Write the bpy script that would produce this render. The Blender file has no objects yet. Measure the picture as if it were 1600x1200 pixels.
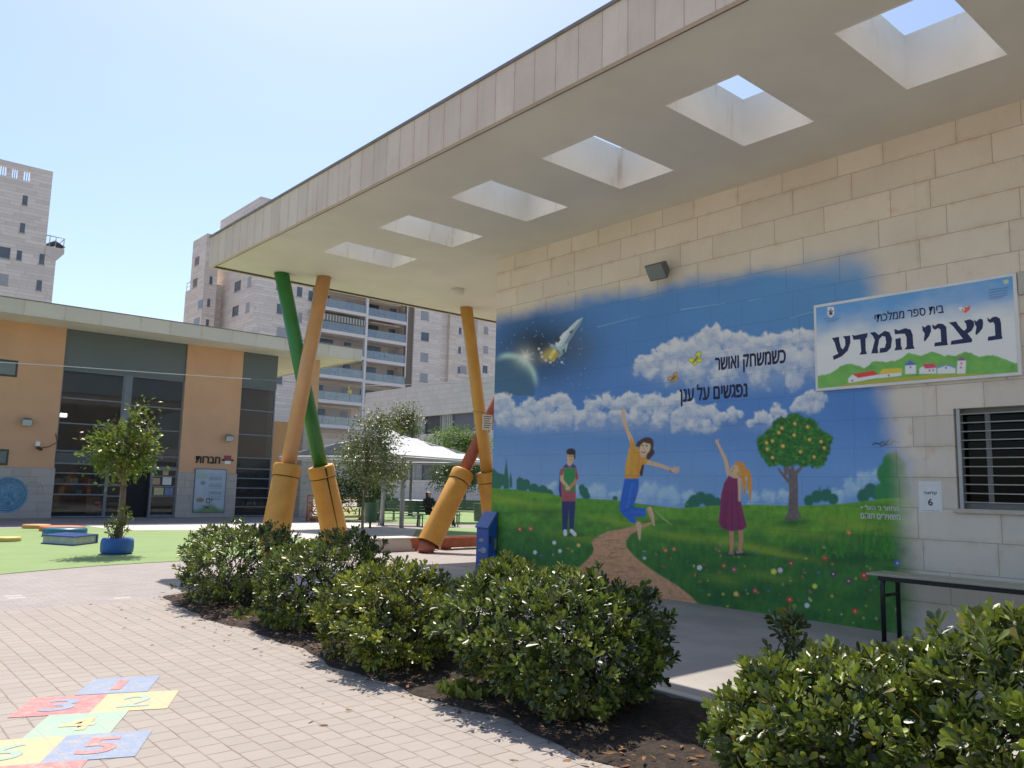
import bpy, bmesh, math, random
import numpy as np
from math import sin, cos, pi, radians, hypot, atan2, sqrt
from mathutils import Vector, Matrix

random.seed(7)
RNG = np.random.default_rng(11)
scene = bpy.context.scene
COL = scene.collection

# ------------------------------------------------------------------ camera
# world: X points into the painted wall, Y runs along it (away from the viewer), Z up, metres
EYE = 1.5
FOC, YAW, PITCH, ROLL = 1257.07, radians(40.847), radians(7.3026), radians(1.34957)
_f = np.array([sin(YAW) * cos(PITCH), cos(YAW) * cos(PITCH), sin(PITCH)])
_r = np.array([cos(YAW), -sin(YAW), 0.0])
_u = np.cross(_r, _f)
_r, _u = cos(ROLL) * _r + sin(ROLL) * _u, -sin(ROLL) * _r + cos(ROLL) * _u
CPOS = np.array([0.0, 0.0, EYE])
cam = bpy.data.cameras.new("camera")
cam.sensor_fit = 'HORIZONTAL'
cam.sensor_width = 36.0
cam.lens = 36.0 * FOC / 1600.0
cam.clip_start = 0.05
cam.clip_end = 2000.0
cam_o = bpy.data.objects.new("camera", cam)
cam_o.matrix_world = Matrix(((_r[0], _u[0], -_f[0], 0), (_r[1], _u[1], -_f[1], 0), (_r[2], _u[2], -_f[2], EYE), (0, 0, 0, 1)))
COL.objects.link(cam_o)
scene.camera = cam_o

# ------------------------------------------------------------------ light
SUN_DIR = Vector((0.236, 0.478, 1.0)).normalized()      # towards the sun
SUN_EL = math.asin(SUN_DIR.z)
SUN_AZ = atan2(SUN_DIR.x, SUN_DIR.y)                    # from +Y towards +X
world = bpy.data.worlds.new("World")
scene.world = world
world.use_nodes = True
wn = world.node_tree
bg = wn.nodes["Background"]
sky = wn.nodes.new("ShaderNodeTexSky")
sky.sky_type = 'NISHITA'
sky.sun_disc = False
sky.sun_elevation = SUN_EL
sky.sun_rotation = SUN_AZ
sky.altitude = 0
sky.air_density = 1.0
sky.dust_density = 1.4
sky.ozone_density = 2.2
wn.links.new(sky.outputs[0], bg.inputs[0])
bg.inputs[1].default_value = 0.118
sun = bpy.data.lights.new("sun", 'SUN')
sun.energy = 3.75
sun.angle = radians(0.53)
sun.color = (1.0, 0.93, 0.81)
sun_o = bpy.data.objects.new("sun", sun)
sun_o.rotation_euler = SUN_DIR.to_track_quat('Z', 'Y').to_euler()
sun_o.location = (0, 0, 40)
COL.objects.link(sun_o)
scene.view_settings.view_transform = 'Standard'
scene.view_settings.look = 'None'
scene.view_settings.exposure = 0.68
scene.view_settings.gamma = 1.0
scene.view_settings.use_curve_mapping = False
scene.render.engine = 'CYCLES'
scene.cycles.max_bounces = 8
scene.cycles.diffuse_bounces = 5

# ------------------------------------------------------------------ survey helpers: photo pixel (1600x1200) -> point on a plane
def _ray(x, y):
    return _f + _r * (x - 800) / FOC - _u * (y - 600) / FOC
def G(x, y, z=0.0):
    d = _ray(x, y); return CPOS + d * ((z - EYE) / d[2])
def PX(x, y, X):
    d = _ray(x, y); return CPOS + d * (X / d[0])
def PY(x, y, Y):
    d = _ray(x, y); return CPOS + d * (Y / d[1])
def uv_of(P):
    d = np.asarray(P) - CPOS
    z = d @ _f
    return 800 + FOC * (d @ _r) / z, 600 - FOC * (d @ _u) / z

def lin(c):
    c = np.asarray(c, float) / 255.0
    return np.where(c <= 0.04045, c / 12.92, ((c + 0.055) / 1.055) ** 2.4)

# ------------------------------------------------------------------ materials
class NT:
    """Small writer for node trees."""
    def __init__(s, nt): s.nt = nt
    def new(s, t, **kw):
        n = s.nt.nodes.new(t)
        for k, v in kw.items(): setattr(n, k, v)
        return n
    def put(s, sock, v):
        if isinstance(v, bpy.types.NodeSocket): s.nt.links.new(v, sock)
        elif v is not None: sock.default_value = v
    def m(s, op, a, b=None, c=None, clamp=False):
        n = s.new("ShaderNodeMath", operation=op, use_clamp=clamp)
        for i, v in enumerate((a, b, c)):
            if v is not None: s.put(n.inputs[i], v)
        return n.outputs[0]
    def mix(s, fac, a, b, blend='MIX'):
        n = s.new("ShaderNodeMix", data_type='RGBA', blend_type=blend)
        s.put(n.inputs[0], fac)
        s.put(n.inputs[6], a if isinstance(a, bpy.types.NodeSocket) else (*a, 1) if len(a) == 3 else a)
        s.put(n.inputs[7], b if isinstance(b, bpy.types.NodeSocket) else (*b, 1) if len(b) == 3 else b)
        return n.outputs[2]
    def ramp(s, v, lo, hi, a=0.0, b=1.0):
        n = s.new("ShaderNodeMapRange", interpolation_type='SMOOTHSTEP')
        s.put(n.inputs[0], v); n.inputs[1].default_value = lo; n.inputs[2].default_value = hi
        n.inputs[3].default_value = a; n.inputs[4].default_value = b
        return n.outputs[0]
    def noise(s, vec, scale, detail=4, rough=0.55, dim='3D'):
        n = s.new("ShaderNodeTexNoise", noise_dimensions=dim)
        s.put(n.inputs['Vector'], vec); n.inputs['Scale'].default_value = scale
        n.inputs['Detail'].default_value = detail; n.inputs['Roughness'].default_value = rough
        return n.outputs[0]
    def white2(s, a, b):
        v = s.new("ShaderNodeCombineXYZ"); s.put(v.inputs[0], a); s.put(v.inputs[1], b)
        n = s.new("ShaderNodeTexWhiteNoise", noise_dimensions='2D'); s.put(n.inputs['Vector'], v.outputs[0])
        return n.outputs[0]

def new_mat(name):
    mt = bpy.data.materials.new(name); mt.use_nodes = True
    b = mt.node_tree.nodes["Principled BSDF"]
    return mt, NT(mt.node_tree), b

MATS = {}
def mat(name, col, rough=0.6, var=0.12, scale=6.0, bump=0.0, bscale=40.0, metal=0.0, spec=0.5, coat=0.0):
    """Plain procedural surface: colour with soft patchy variation and a fine bump. col is linear albedo."""
    if name in MATS: return MATS[name]
    mt, n, b = new_mat(name)
    geo = n.new("ShaderNodeNewGeometry")
    f = n.noise(geo.outputs['Position'], scale, 5, 0.6)
    lo = tuple(min(1, c * (1 - var)) for c in col); hi = tuple(min(1, c * (1 + var)) for c in col)
    n.put(b.inputs['Base Color'], n.mix(n.ramp(f, 0.3, 0.7), lo, hi))
    b.inputs['Roughness'].default_value = rough
    b.inputs['Metallic'].default_value = metal
    b.inputs['Specular IOR Level'].default_value = spec
    b.inputs['Coat Weight'].default_value = coat
    if bump:
        bm = n.new("ShaderNodeBump"); bm.inputs['Strength'].default_value = bump; bm.inputs['Distance'].default_value = 0.01
        n.put(bm.inputs['Height'], n.noise(geo.outputs['Position'], bscale, 4)); n.put(b.inputs['Normal'], bm.outputs[0])
    MATS[name] = mt
    return mt

def courses(n, u, v, w, h, t, phase=0.0, jit=0.2, vary=0.4):
    """Running courses of stones of unequal length: returns (joint mask 0..1, random value per stone)."""
    vv = n.m('ADD', n.m('DIVIDE', v, h), phase)
    row = n.m('FLOOR', vv); fv = n.m('SUBTRACT', vv, row)
    r1 = n.white2(row, 3.1); r2 = n.white2(row, 9.7)
    if jit == 0.0:
        par = n.m('FLOORED_MODULO', row, 2.0)
        uu = n.m('ADD', n.m('DIVIDE', u, w), n.m('MULTIPLY', par, 0.5))
    else:
        uu = n.m('ADD', n.m('MULTIPLY', n.m('DIVIDE', u, w), n.m('ADD', 1 - vary / 2, n.m('MULTIPLY', r1, vary))), n.m('MULTIPLY', r2, 13.7))
    c = n.m('FLOOR', uu); fu = n.m('SUBTRACT', uu, c)
    if jit:
        j0 = n.m('MULTIPLY', n.m('SUBTRACT', n.white2(c, row), 0.5), 2 * jit)
        j1 = n.m('ADD', 1.0, n.m('MULTIPLY', n.m('SUBTRACT', n.white2(n.m('ADD', c, 1.0), row), 0.5), 2 * jit))
    else:
        j0, j1 = 0.0, 1.0
    du = n.m('MULTIPLY', n.m('MINIMUM', n.m('ABSOLUTE', n.m('SUBTRACT', fu, j0)), n.m('ABSOLUTE', n.m('SUBTRACT', fu, j1))), w)
    dv = n.m('MULTIPLY', n.m('MINIMUM', fv, n.m('SUBTRACT', 1.0, fv)), h)
    idc = n.m('ADD', n.m('SUBTRACT', c, n.m('LESS_THAN', fu, j0)), n.m('GREATER_THAN', fu, j1))
    d = n.m('MINIMUM', du, dv)
    return n.ramp(d, t * 0.5, t * 1.5, 1.0, 0.0), n.white2(idc, n.m('ADD', row, 0.37)), d

def face_uv(n):
    """Coordinates that run along whichever vertical face is shaded."""
    geo = n.new("ShaderNodeNewGeometry")
    p = n.new("ShaderNodeSeparateXYZ"); n.put(p.inputs[0], geo.outputs['Position'])
    q = n.new("ShaderNodeSeparateXYZ"); n.put(q.inputs[0], geo.outputs['True Normal'])
    u = n.m('ADD', n.m('MULTIPLY', p.outputs[0], n.m('ABSOLUTE', q.outputs[1])), n.m('MULTIPLY', p.outputs[1], n.m('ABSOLUTE', q.outputs[0])))
    return u, p.outputs[2], geo.outputs['Position'], p

def stone_colour(n, w, h, t, col, joint, var=0.1, phase=0.0, pit=True, jit=0.2, grime=0.15, vary=0.4):
    u, v, pos, p = face_uv(n)
    mask, rnd, d = courses(n, u, v, w, h, t, phase, jit, vary)
    lo = tuple(c * (1 - var) for c in col); hi = tuple(min(1, c * (1 + var)) for c in col)
    base = n.mix(rnd, lo, hi)
    big = n.noise(pos, 1.3, 5, 0.65)
    base = n.mix(n.ramp(big, 0.35, 0.75, 0.0, grime), base, (col[0] * 0.62, col[1] * 0.56, col[2] * 0.5))
    fine = n.noise(pos, 38, 5, 0.7)
    base = n.mix(n.ramp(fine, 0.3, 0.72, 0.0, 0.22), base, (min(1, col[0] * 1.2), min(1, col[1] * 1.2), min(1, col[2] * 1.2)))
    if pit:
        rust = n.noise(pos, 4.5, 2, 0.4)
        base = n.mix(n.ramp(rust, 0.70, 0.80, 0.0, 0.4), base, (col[0] * 0.9, col[1] * 0.62, col[2] * 0.42))
    edge = n.m('MULTIPLY', n.ramp(d, 0.0, 0.07 if w < 1.0 else 0.12, 0.55, 0.0), n.ramp(n.noise(pos, 3.1, 4, 0.7), 0.42, 0.72))
    base = n.mix(edge, base, (col[0] * 0.80, col[1] * 0.66, col[2] * 0.52))
    base = n.mix(n.m('MULTIPLY', mask, 0.7), base, joint)
    return base, mask, fine, pos

def stone(name, w, h, t, col, joint, rough=0.75, bump=0.35, **kw):
    if name in MATS: return MATS[name]
    mt, n, b = new_mat(name)
    base, mask, fine, pos = stone_colour(n, w, h, t, col, joint, **kw)
    n.put(b.inputs['Base Color'], base)
    b.inputs['Roughness'].default_value = rough
    b.inputs['Specular IOR Level'].default_value = 0.3
    bm = n.new("ShaderNodeBump"); bm.inputs['Strength'].default_value = bump; bm.inputs['Distance'].default_value = 0.006
    n.put(bm.inputs['Height'], n.m('SUBTRACT', n.m('MULTIPLY', fine, 0.5), mask)); n.put(b.inputs['Normal'], bm.outputs[0])
    MATS[name] = mt
    return mt

def paving(name, rows_along_y, w, h, t, col, joint, phase=0.0, var=0.1, odd=0.0, hue=None):
    if name in MATS: return MATS[name]
    mt, n, b = new_mat(name)
    geo = n.new("ShaderNodeNewGeometry"); pos = geo.outputs['Position']
    p = n.new("ShaderNodeSeparateXYZ"); n.put(p.inputs[0], pos)
    u, v = (p.outputs[1], p.outputs[0]) if rows_along_y else (p.outputs[0], p.outputs[1])
    wob = n.m('MULTIPLY', n.m('SUBTRACT', n.noise(pos, 2.2, 2), 0.5), 0.02)
    mask, rnd, d = courses(n, n.m('ADD', u, wob), n.m('ADD', v, wob), w, h, t, phase, 0.0)
    base = n.mix(rnd, tuple(c * (1 - var) for c in col), tuple(c * (1 + var) for c in col))
    if odd: base = n.mix(n.m('GREATER_THAN', rnd, 1 - odd), base, tuple(min(1, c * 1.5) for c in col))
    if hue: base = n.mix(n.ramp(n.white2(rnd, 4.2), 0.2, 0.9, 0, 0.6), base, hue)
    dirt = n.noise(pos, 0.55, 6, 0.7)
    base = n.mix(n.ramp(dirt, 0.35, 0.7, 0.0, 0.28), base, tuple(c * 0.66 for c in col))
    spots = n.noise(pos, 9, 4, 0.7)
    base = n.mix(n.ramp(spots, 0.62, 0.8, 0.0, 0.35), base, tuple(c * 0.55 for c in col))
    fine = n.noise(pos, 130, 4, 0.75)
    base = n.mix(n.ramp(fine, 0.3, 0.7, 0.0, 0.3), base, tuple(c * 0.72 for c in col))
    jv = n.ramp(n.noise(pos, 6, 3), 0.3, 0.7, 0.45, 0.95)
    base = n.mix(n.m('MULTIPLY', mask, jv), base, joint)
    n.put(b.inputs['Base Color'], base)
    b.inputs['Roughness'].default_value = 0.85
    b.inputs['Specular IOR Level'].default_value = 0.25
    bm = n.new("ShaderNodeBump"); bm.inputs['Strength'].default_value = 0.5; bm.inputs['Distance'].default_value = 0.006
    n.put(bm.inputs['Height'], n.m('ADD', n.m('MULTIPLY', fine, 0.4), n.m('ADD', n.ramp(d, 0.0, t * 2.5, 0.0, 0.8), n.m('MULTIPLY', rnd, 0.3)))); n.put(b.inputs['Normal'], bm.outputs[0])
    MATS[name] = mt
    return mt

def leaf_mat(name, dark, light, rough=0.32, trans=0.25, spec=0.5):
    mt, n, b = new_mat(name)
    at = n.new("ShaderNodeAttribute", attribute_name="tint")
    sp = n.new("ShaderNodeSeparateColor"); n.put(sp.inputs[0], at.outputs['Color'])
    c = n.mix(sp.outputs[0], dark, light)
    c = n.mix(n.m('MULTIPLY', sp.outputs[1], 0.8), c, (0.42, 0.30, 0.03))          # a few old yellow leaves
    n.put(b.inputs['Base Color'], c)
    b.inputs['Roughness'].default_value = rough
    b.inputs['Specular IOR Level'].default_value = spec
    tr = n.new("ShaderNodeBsdfTranslucent"); n.put(tr.inputs[0], n.mix(0.5, c, light))
    ms = n.new("ShaderNodeMixShader"); ms.inputs[0].default_value = trans
    n.nt.links.new(b.outputs[0], ms.inputs[1]); n.nt.links.new(tr.outputs[0], ms.inputs[2])
    n.nt.links.new(ms.outputs[0], n.nt.nodes["Material Output"].inputs[0])
    return mt

def glass_mat(name, tint=(0.05, 0.06, 0.07), clear=0.55, refl=0.12):
    mt, n, b = new_mat(name)
    tp = n.new("ShaderNodeBsdfTransparent"); tp.inputs[0].default_value = (clear, clear * 1.02, clear * 1.04, 1)
    gl = n.new("ShaderNodeBsdfGlossy"); gl.inputs['Roughness'].default_value = 0.03; gl.inputs[0].default_value = (1, 1, 1, 1)
    fr = n.new("ShaderNodeFresnel"); fr.inputs[0].default_value = 1.5
    df = n.new("ShaderNodeBsdfDiffuse"); df.inputs[0].default_value = (*tint, 1)
    m1 = n.new("ShaderNodeMixShader"); m1.inputs[0].default_value = 0.22
    n.nt.links.new(tp.outputs[0], m1.inputs[1]); n.nt.links.new(df.outputs[0], m1.inputs[2])
    m2 = n.new("ShaderNodeMixShader"); n.put(m2.inputs[0], n.m('ADD', fr.outputs[0], refl - 0.04, clamp=True))
    n.nt.links.new(m1.outputs[0], m2.inputs[1]); n.nt.links.new(gl.outputs[0], m2.inputs[2])
    n.nt.links.new(m2.outputs[0], n.nt.nodes["Material Output"].inputs[0])
    return mt

def vcol_mat(name, rough=0.6, spec=0.3, attr="paint"):
    mt, n, b = new_mat(name)
    at = n.new("ShaderNodeVertexColor", layer_name=attr)
    n.put(b.inputs['Base Color'], at.outputs[0])
    b.inputs['Roughness'].default_value = rough
    b.inputs['Specular IOR Level'].default_value = spec
    return mt

# ------------------------------------------------------------------ mesh builder
class MB:
    def __init__(s): s.v = []; s.f = []; s.smooth = []
    def add(s, vs, fs, smooth=False):
        o = len(s.v); s.v += [tuple(map(float, p)) for p in vs]
        s.f += [tuple(i + o for i in f) for f in fs]; s.smooth += [smooth] * len(fs)
        return s
    def box(s, x0, x1, y0, y1, z0, z1):
        return s.add([(x0, y0, z0), (x1, y0, z0), (x1, y1, z0), (x0, y1, z0), (x0, y0, z1), (x1, y0, z1), (x1, y1, z1), (x0, y1, z1)],
                     [(0, 3, 2, 1), (4, 5, 6, 7), (0, 1, 5, 4), (1, 2, 6, 5), (2, 3, 7, 6), (3, 0, 4, 7)])
    def obox(s, c, ax, ay, az):
        """Box from centre and three half-axis vectors."""
        c, ax, ay, az = map(Vector, (c, ax, ay, az))
        P = [c + sx * ax + sy * ay + sz * az for sz in (-1, 1) for sx, sy in ((-1, -1), (1, -1), (1, 1), (-1, 1))]
        return s.add(P, [(0, 3, 2, 1), (4, 5, 6, 7), (0, 1, 5, 4), (1, 2, 6, 5), (2, 3, 7, 6), (3, 0, 4, 7)])
    def tube(s, pts, r, seg=10, caps=True, smooth=True):
        pts = [Vector(p) for p in pts]; n = len(pts)
        rs = r if isinstance(r, (list, tuple)) else [r] * n
        V, F = [], []
        t0 = (pts[1] - pts[0]).normalized()
        a = t0.orthogonal().normalized()
        for i, p in enumerate(pts):
            t = (pts[min(i + 1, n - 1)] - pts[max(i - 1, 0)]).normalized()
            a = (a - t * a.dot(t)).normalized(); b = t.cross(a)
            for k in range(seg):
                w = 2 * pi * k / seg
                V.append(p + (a * cos(w) + b * sin(w)) * rs[i])
        for i in range(n - 1):
            for k in range(seg):
                k2 = (k + 1) % seg
                F.append((i * seg + k, i * seg + k2, (i + 1) * seg + k2, (i + 1) * seg + k))
        s.add(V, F, smooth)
        if caps:
            o = len(s.v) - len(V)
            s.f += [tuple(o + k for k in reversed(range(seg))), tuple(o + (n - 1) * seg + k for k in range(seg))]; s.smooth += [False, False]
        return s
    def prism(s, poly, z0, z1):
        """Vertical prism over a ground polygon (counter-clockwise)."""
        n = len(poly)
        V = [(p[0], p[1], z0) for p in poly] + [(p[0], p[1], z1) for p in poly]
        F = [tuple(reversed(range(n))), tuple(range(n, 2 * n))] + [(i, (i + 1) % n, n + (i + 1) % n, n + i) for i in range(n)]
        return s.add(V, F)
    def lathe(s, c, prof, seg=24):
        c = Vector(c); V = []; F = []
        for r, z in prof:
            for k in range(seg):
                w = 2 * pi * k / seg; V.append(c + Vector((r * cos(w), r * sin(w), z)))
        n = len(prof)
        for i in range(n - 1):
            for k in range(seg):
                k2 = (k + 1) % seg
                F.append((i * seg + k, i * seg + k2, (i + 1) * seg + k2, (i + 1) * seg + k))
        s.add(V, F, True)
        o = len(s.v) - len(V)
        s.f += [tuple(o + k for k in reversed(range(seg))), tuple(o + (n - 1) * seg + k for k in range(seg))]; s.smooth += [False, False]
        return s
    def build(s, name, material, parent=None, bevel=0.0):
        me = bpy.data.meshes.new(name)
        off = origin_of(parent)
        me.from_pydata([(p[0] - off[0], p[1] - off[1], p[2] - off[2]) for p in s.v], [], s.f)
        me.polygons.foreach_set("use_smooth", s.smooth)
        me.materials.append(material); me.update()
        o = bpy.data.objects.new(name, me); COL.objects.link(o)
        if parent is not None: o.parent = parent
        if bevel:
            b = o.modifiers.new("bevel", 'BEVEL'); b.width = bevel; b.segments = 2; b.limit_method = 'ANGLE'
        return o

def origin_of(parent):
    o = parent; p = Vector((0, 0, 0))
    while o is not None:
        p = p + o.location; o = o.parent
    return p

def tag(o, label=None, cat=None, group=None, kind=None):
    if label: o["label"] = label
    if cat: o["category"] = cat
    if group: o["group"] = group
    if kind: o["kind"] = kind
    return o
def thing(name, loc, label, cat, group=None):
    o = bpy.data.objects.new(name, None); o.location = tuple(float(q) for q in loc); o.empty_display_size = 0.2
    COL.objects.link(o)
    return tag(o, label, cat, group)

def np_mesh(name, V, F4, material, parent=None, colors=None, attr="tint", smooth=False, tris=None):
    """Large mesh from arrays; F4 (n,4) quads, tris (m,3)."""
    me = bpy.data.meshes.new(name)
    V = np.asarray(V, np.float32)
    off = origin_of(parent); V = V - np.array(off, np.float32)
    nq = 0 if F4 is None else len(F4); ntr = 0 if tris is None else len(tris)
    me.vertices.add(len(V)); me.vertices.foreach_set("co", V.ravel())
    loops = np.concatenate([np.zeros(0, np.int32) if F4 is None else np.asarray(F4, np.int32).ravel(), np.zeros(0, np.int32) if tris is None else np.asarray(tris, np.int32).ravel()])
    me.loops.add(len(loops)); me.loops.foreach_set("vertex_index", loops)
    st = np.concatenate([np.arange(nq) * 4, nq * 4 + np.arange(ntr) * 3]).astype(np.int32)
    me.polygons.add(nq + ntr); me.polygons.foreach_set("loop_start", st)
    if smooth: me.polygons.foreach_set("use_smooth", np.ones(nq + ntr, bool))
    me.update(calc_edges=True)
    if colors is not None:
        ca = me.color_attributes.new(attr, 'FLOAT_COLOR', 'POINT')
        c = np.ones((len(V), 4), np.float32); c[:, :colors.shape[1]] = colors
        ca.data.foreach_set("color", c.ravel())
    me.materials.append(material)
    o = bpy.data.objects.new(name, me); COL.objects.link(o)
    if parent is not None: o.parent = parent
    return o

def text_obj(name, s, material, parent, x0, x1, z0, z1, plane, at, depth=0.002, bold=0.0, shear=0.0):
    """Lettering fitted to a box. plane 'X': on the wall X=at, read from -X (left = +Y); plane 'Y': on Y=at, read from -Y."""
    cu = bpy.data.curves.new(name, 'FONT'); cu.body = s; cu.extrude = 0.004; cu.shear = shear; cu.resolution_u = 4
    tmp = bpy.data.objects.new(name + "_tmp", cu); COL.objects.link(tmp)
    bpy.context.view_layer.update()
    me = bpy.data.meshes.new_from_object(tmp.evaluated_get(bpy.context.evaluated_depsgraph_get()))
    bpy.data.objects.remove(tmp); bpy.data.curves.remove(cu)
    if bold:                                   # heavier strokes: shifted copies of the outlines, each a hair proud of the last
        bmm = bmesh.new()
        for k, (sx, sy) in enumerate(((0, 0), (-1, 0), (1, 0), (0, -.7), (0, .7))):
            n0 = len(bmm.verts); bmm.from_mesh(me); bmm.verts.ensure_lookup_table()
            for v_ in bmm.verts[n0:]: v_.co.x += sx * bold; v_.co.y += sy * bold; v_.co.z += 0.0006 * k
        bmm.to_mesh(me); bmm.free()
    me.name = name
    co = np.zeros(len(me.vertices) * 3, np.float32); me.vertices.foreach_get("co", co); co = co.reshape(-1, 3)
    a, b = co.min(0), co.max(0)
    q = np.zeros_like(co)
    tx = (co[:, 0] - a[0]) / (b[0] - a[0]); tz = (co[:, 1] - a[1]) / (b[1] - a[1]); td = (co[:, 2] > 0) * (depth + (co[:, 2] - 0.004) * 0.3)
    if plane == 'X':
        q[:, 0] = at - td; q[:, 1] = x0 + (x1 - x0) * tx; q[:, 2] = z0 + (z1 - z0) * tz
    else:
        q[:, 0] = x0 + (x1 - x0) * tx; q[:, 1] = at - td; q[:, 2] = z0 + (z1 - z0) * tz
    q -= np.array(origin_of(parent), np.float32)
    me.vertices.foreach_set("co", q.ravel()); me.update()
    me.materials.clear(); me.materials.append(material)
    o = bpy.data.objects.new(name, me); COL.objects.link(o); o.parent = parent
    return o
HEB = lambda s: s[::-1]
# ------------------------------------------------------------------ shared materials
CREAM = mat("cream plaster", (0.76, 0.715, 0.63), 0.8, 0.05, 0.7, 0.1, 60)
mt, n, b = new_mat("shaft paint")
geo = n.new("ShaderNodeNewGeometry"); mp = n.new("ShaderNodeMapping"); mp.inputs['Scale'].default_value = (5, 5, 0.8); n.put(mp.inputs[0], geo.outputs['Position'])
c = n.mix(n.ramp(n.noise(geo.outputs['Position'], 1.6, 4), 0.3, 0.7), (0.76, 0.73, 0.66), (0.84, 0.81, 0.75))
c = n.mix(n.ramp(n.noise(mp.outputs[0], 1.0, 4, 0.65), 0.56, 0.74, 0, 0.55), c, (0.50, 0.39, 0.27))
n.put(b.inputs['Base Color'], c); b.inputs['Roughness'].default_value = 0.8
SHAFT = mt
WALLSTONE = stone("wall stone", 0.78, 0.334, 0.004, (0.755, 0.67, 0.56), (0.34, 0.265, 0.20), phase=-0.123, var=0.07, grime=0.22)
FASCIA = None
BLACKM = mat("dark metal", (0.02, 0.022, 0.022), 0.45, 0.1)
GREYM = mat("grey metal", (0.30, 0.31, 0.31), 0.4, 0.08)
NAVY = mat("navy lettering", (0.018, 0.028, 0.10), 0.6, 0.02)
NAVY2 = mat("painted navy lettering", (0.016, 0.02, 0.075), 0.6, 0.02)
WHITEP = mat("white paint", (0.78, 0.78, 0.76), 0.55, 0.04)
BLACKP = mat("black lettering", (0.015, 0.015, 0.016), 0.5, 0.02)

# ------------------------------------------------------------------ ground
WX_ = 9.21
tag(MB().add([(-400, -300, -0.06), (400, -300, -0.06), (400, 500, -0.06), (-400, 500, -0.06)], [(0, 1, 2, 3)])
    .build("ground", mat("far ground", (0.30, 0.26, 0.20), 0.95, 0.2, 0.05)), kind="structure")
PAVE = paving("beige pavers", True, 0.158, 0.1553, 0.0048, (0.38, 0.335, 0.305), (0.20, 0.145, 0.115), phase=0.41, var=0.045)
PAVE2 = paving("grey pavers", False, 0.21, 0.105, 0.003, (0.36, 0.32, 0.31), (0.20, 0.175, 0.175), var=0.08, odd=0.003)
CONC = mat("pale concrete", (0.56, 0.52, 0.48), 0.9, 0.08, 1.5, 0.2, 60)
DPAVE = paving("shaded entrance pavers", False, 0.4, 0.4, 0.006, (0.27, 0.245, 0.235), (0.15, 0.13, 0.12), var=0.08)
tag(MB().box(-14, 4.3, -8, 10.66, -0.05, 0.0).build("paved_court", PAVE), kind="structure")
tag(MB().box(5.02, WX_ + 0.1, -8, 12.9, -0.03, 0.004).build("canopy_floor", mat("canopy floor concrete", (0.36, 0.33, 0.305), 0.9, 0.14, 0.9, 0.2, 50)), kind="structure")
tag(MB().box(-14, 3.52, 10.66, 60, -0.05, 0.0).box(3.52, 4.92, 10.66, 60, -0.05, 0.0).box(4.92, 60, -8, 60, -0.05, 0.0)
    .build("grey_pavement", PAVE2), kind="structure")

def sheet(name, pts, z, m, kind="structure"):
    P = [(float(p[0]), float(p[1])) for p in pts]
    return tag(MB().prism(P, z - 0.003, z).build(name, m), kind=kind)
# planting bed: dark soil, slightly domed and rough, with a low kerb on the shaded side
mt, n, b = new_mat("bed soil")
geo = n.new("ShaderNodeNewGeometry")
f1 = n.noise(geo.outputs['Position'], 22, 6, 0.75)
n.put(b.inputs['Base Color'], n.mix(n.ramp(f1, 0.3, 0.75), (0.018, 0.012, 0.009), (0.085, 0.056, 0.04)))
b.inputs['Roughness'].default_value = 0.95
bm_ = n.new("ShaderNodeBump"); bm_.inputs['Strength'].default_value = 1.0; bm_.inputs['Distance'].default_value = 0.03
n.put(bm_.inputs['Height'], f1); n.put(b.inputs['Normal'], bm_.outputs[0])
SOIL = mt
nx, ny = 22, 220
xs = np.linspace(3.49, 4.92, nx); ys = np.linspace(-6, 10.95, ny)
XX, YY = np.meshgrid(xs, ys)
edge = 0.05 * np.sin(YY * 1.9) + 0.035 * np.sin(YY * 4.7 + 1) + 0.02 * np.sin(YY * 11)
XX2 = XX.copy(); XX2[:, 0] += edge[:, 0]; XX2[:, 1] += edge[:, 1] * 0.6
YY2 = YY.copy(); YY2[-1, :] -= 0.14 - 0.12 * (xs - 3.49) / 1.4
ZZ = 0.012 + 0.035 * np.sin(np.clip((XX - 3.49) / 1.43, 0, 1) * pi) + RNG.normal(0, 0.006, XX.shape)
ZZ[:, 0] = 0.004; ZZ[-1, :] = 0.004
idx = np.arange(nx * ny).reshape(ny, nx)
Q = np.stack([idx[:-1, :-1], idx[:-1, 1:], idx[1:, 1:], idx[1:, :-1]], -1).reshape(-1, 4)
tag(np_mesh("planting_bed", np.stack([XX2, YY2, ZZ], -1).reshape(-1, 3), Q, SOIL, smooth=True), kind="structure")
tag(MB().box(4.92, 5.02, -6, 10.95, -0.02, 0.035).build("bed_kerb", CONC, bevel=0.008), kind="structure")

mt, n, b = new_mat("artificial turf")
geo = n.new("ShaderNodeNewGeometry")
f1 = n.noise(geo.outputs['Position'], 1.1, 5, 0.65); f2 = n.noise(geo.outputs['Position'], 60, 4, 0.8)
c = n.mix(n.ramp(f1, 0.3, 0.7), (0.235, 0.315, 0.14), (0.275, 0.355, 0.17))
c = n.mix(n.ramp(f2, 0.3, 0.7, 0, 0.4), c, (0.14, 0.24, 0.07))
n.put(b.inputs['Base Color'], c); b.inputs['Roughness'].default_value = 0.9; b.inputs['Specular IOR Level'].default_value = 0.2
TURF = mt
edge_near = [(-8, 11.2), (-2, 12.4), (1.2, 13.85), (2.35, 14.51), (2.92, 14.79), (3.94, 15.2), (5.23, 15.42), (7.0, 15.55), (9.4, 16.9)]
sheet("turf", edge_near + [G(440, 836)[:2], G(300, 829)[:2], G(180, 829)[:2], G(140, 821.5)[:2], G(75, 824.5)[:2], G(0, 826)[:2], (-8, 26.0)], 0.008, TURF)
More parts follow.
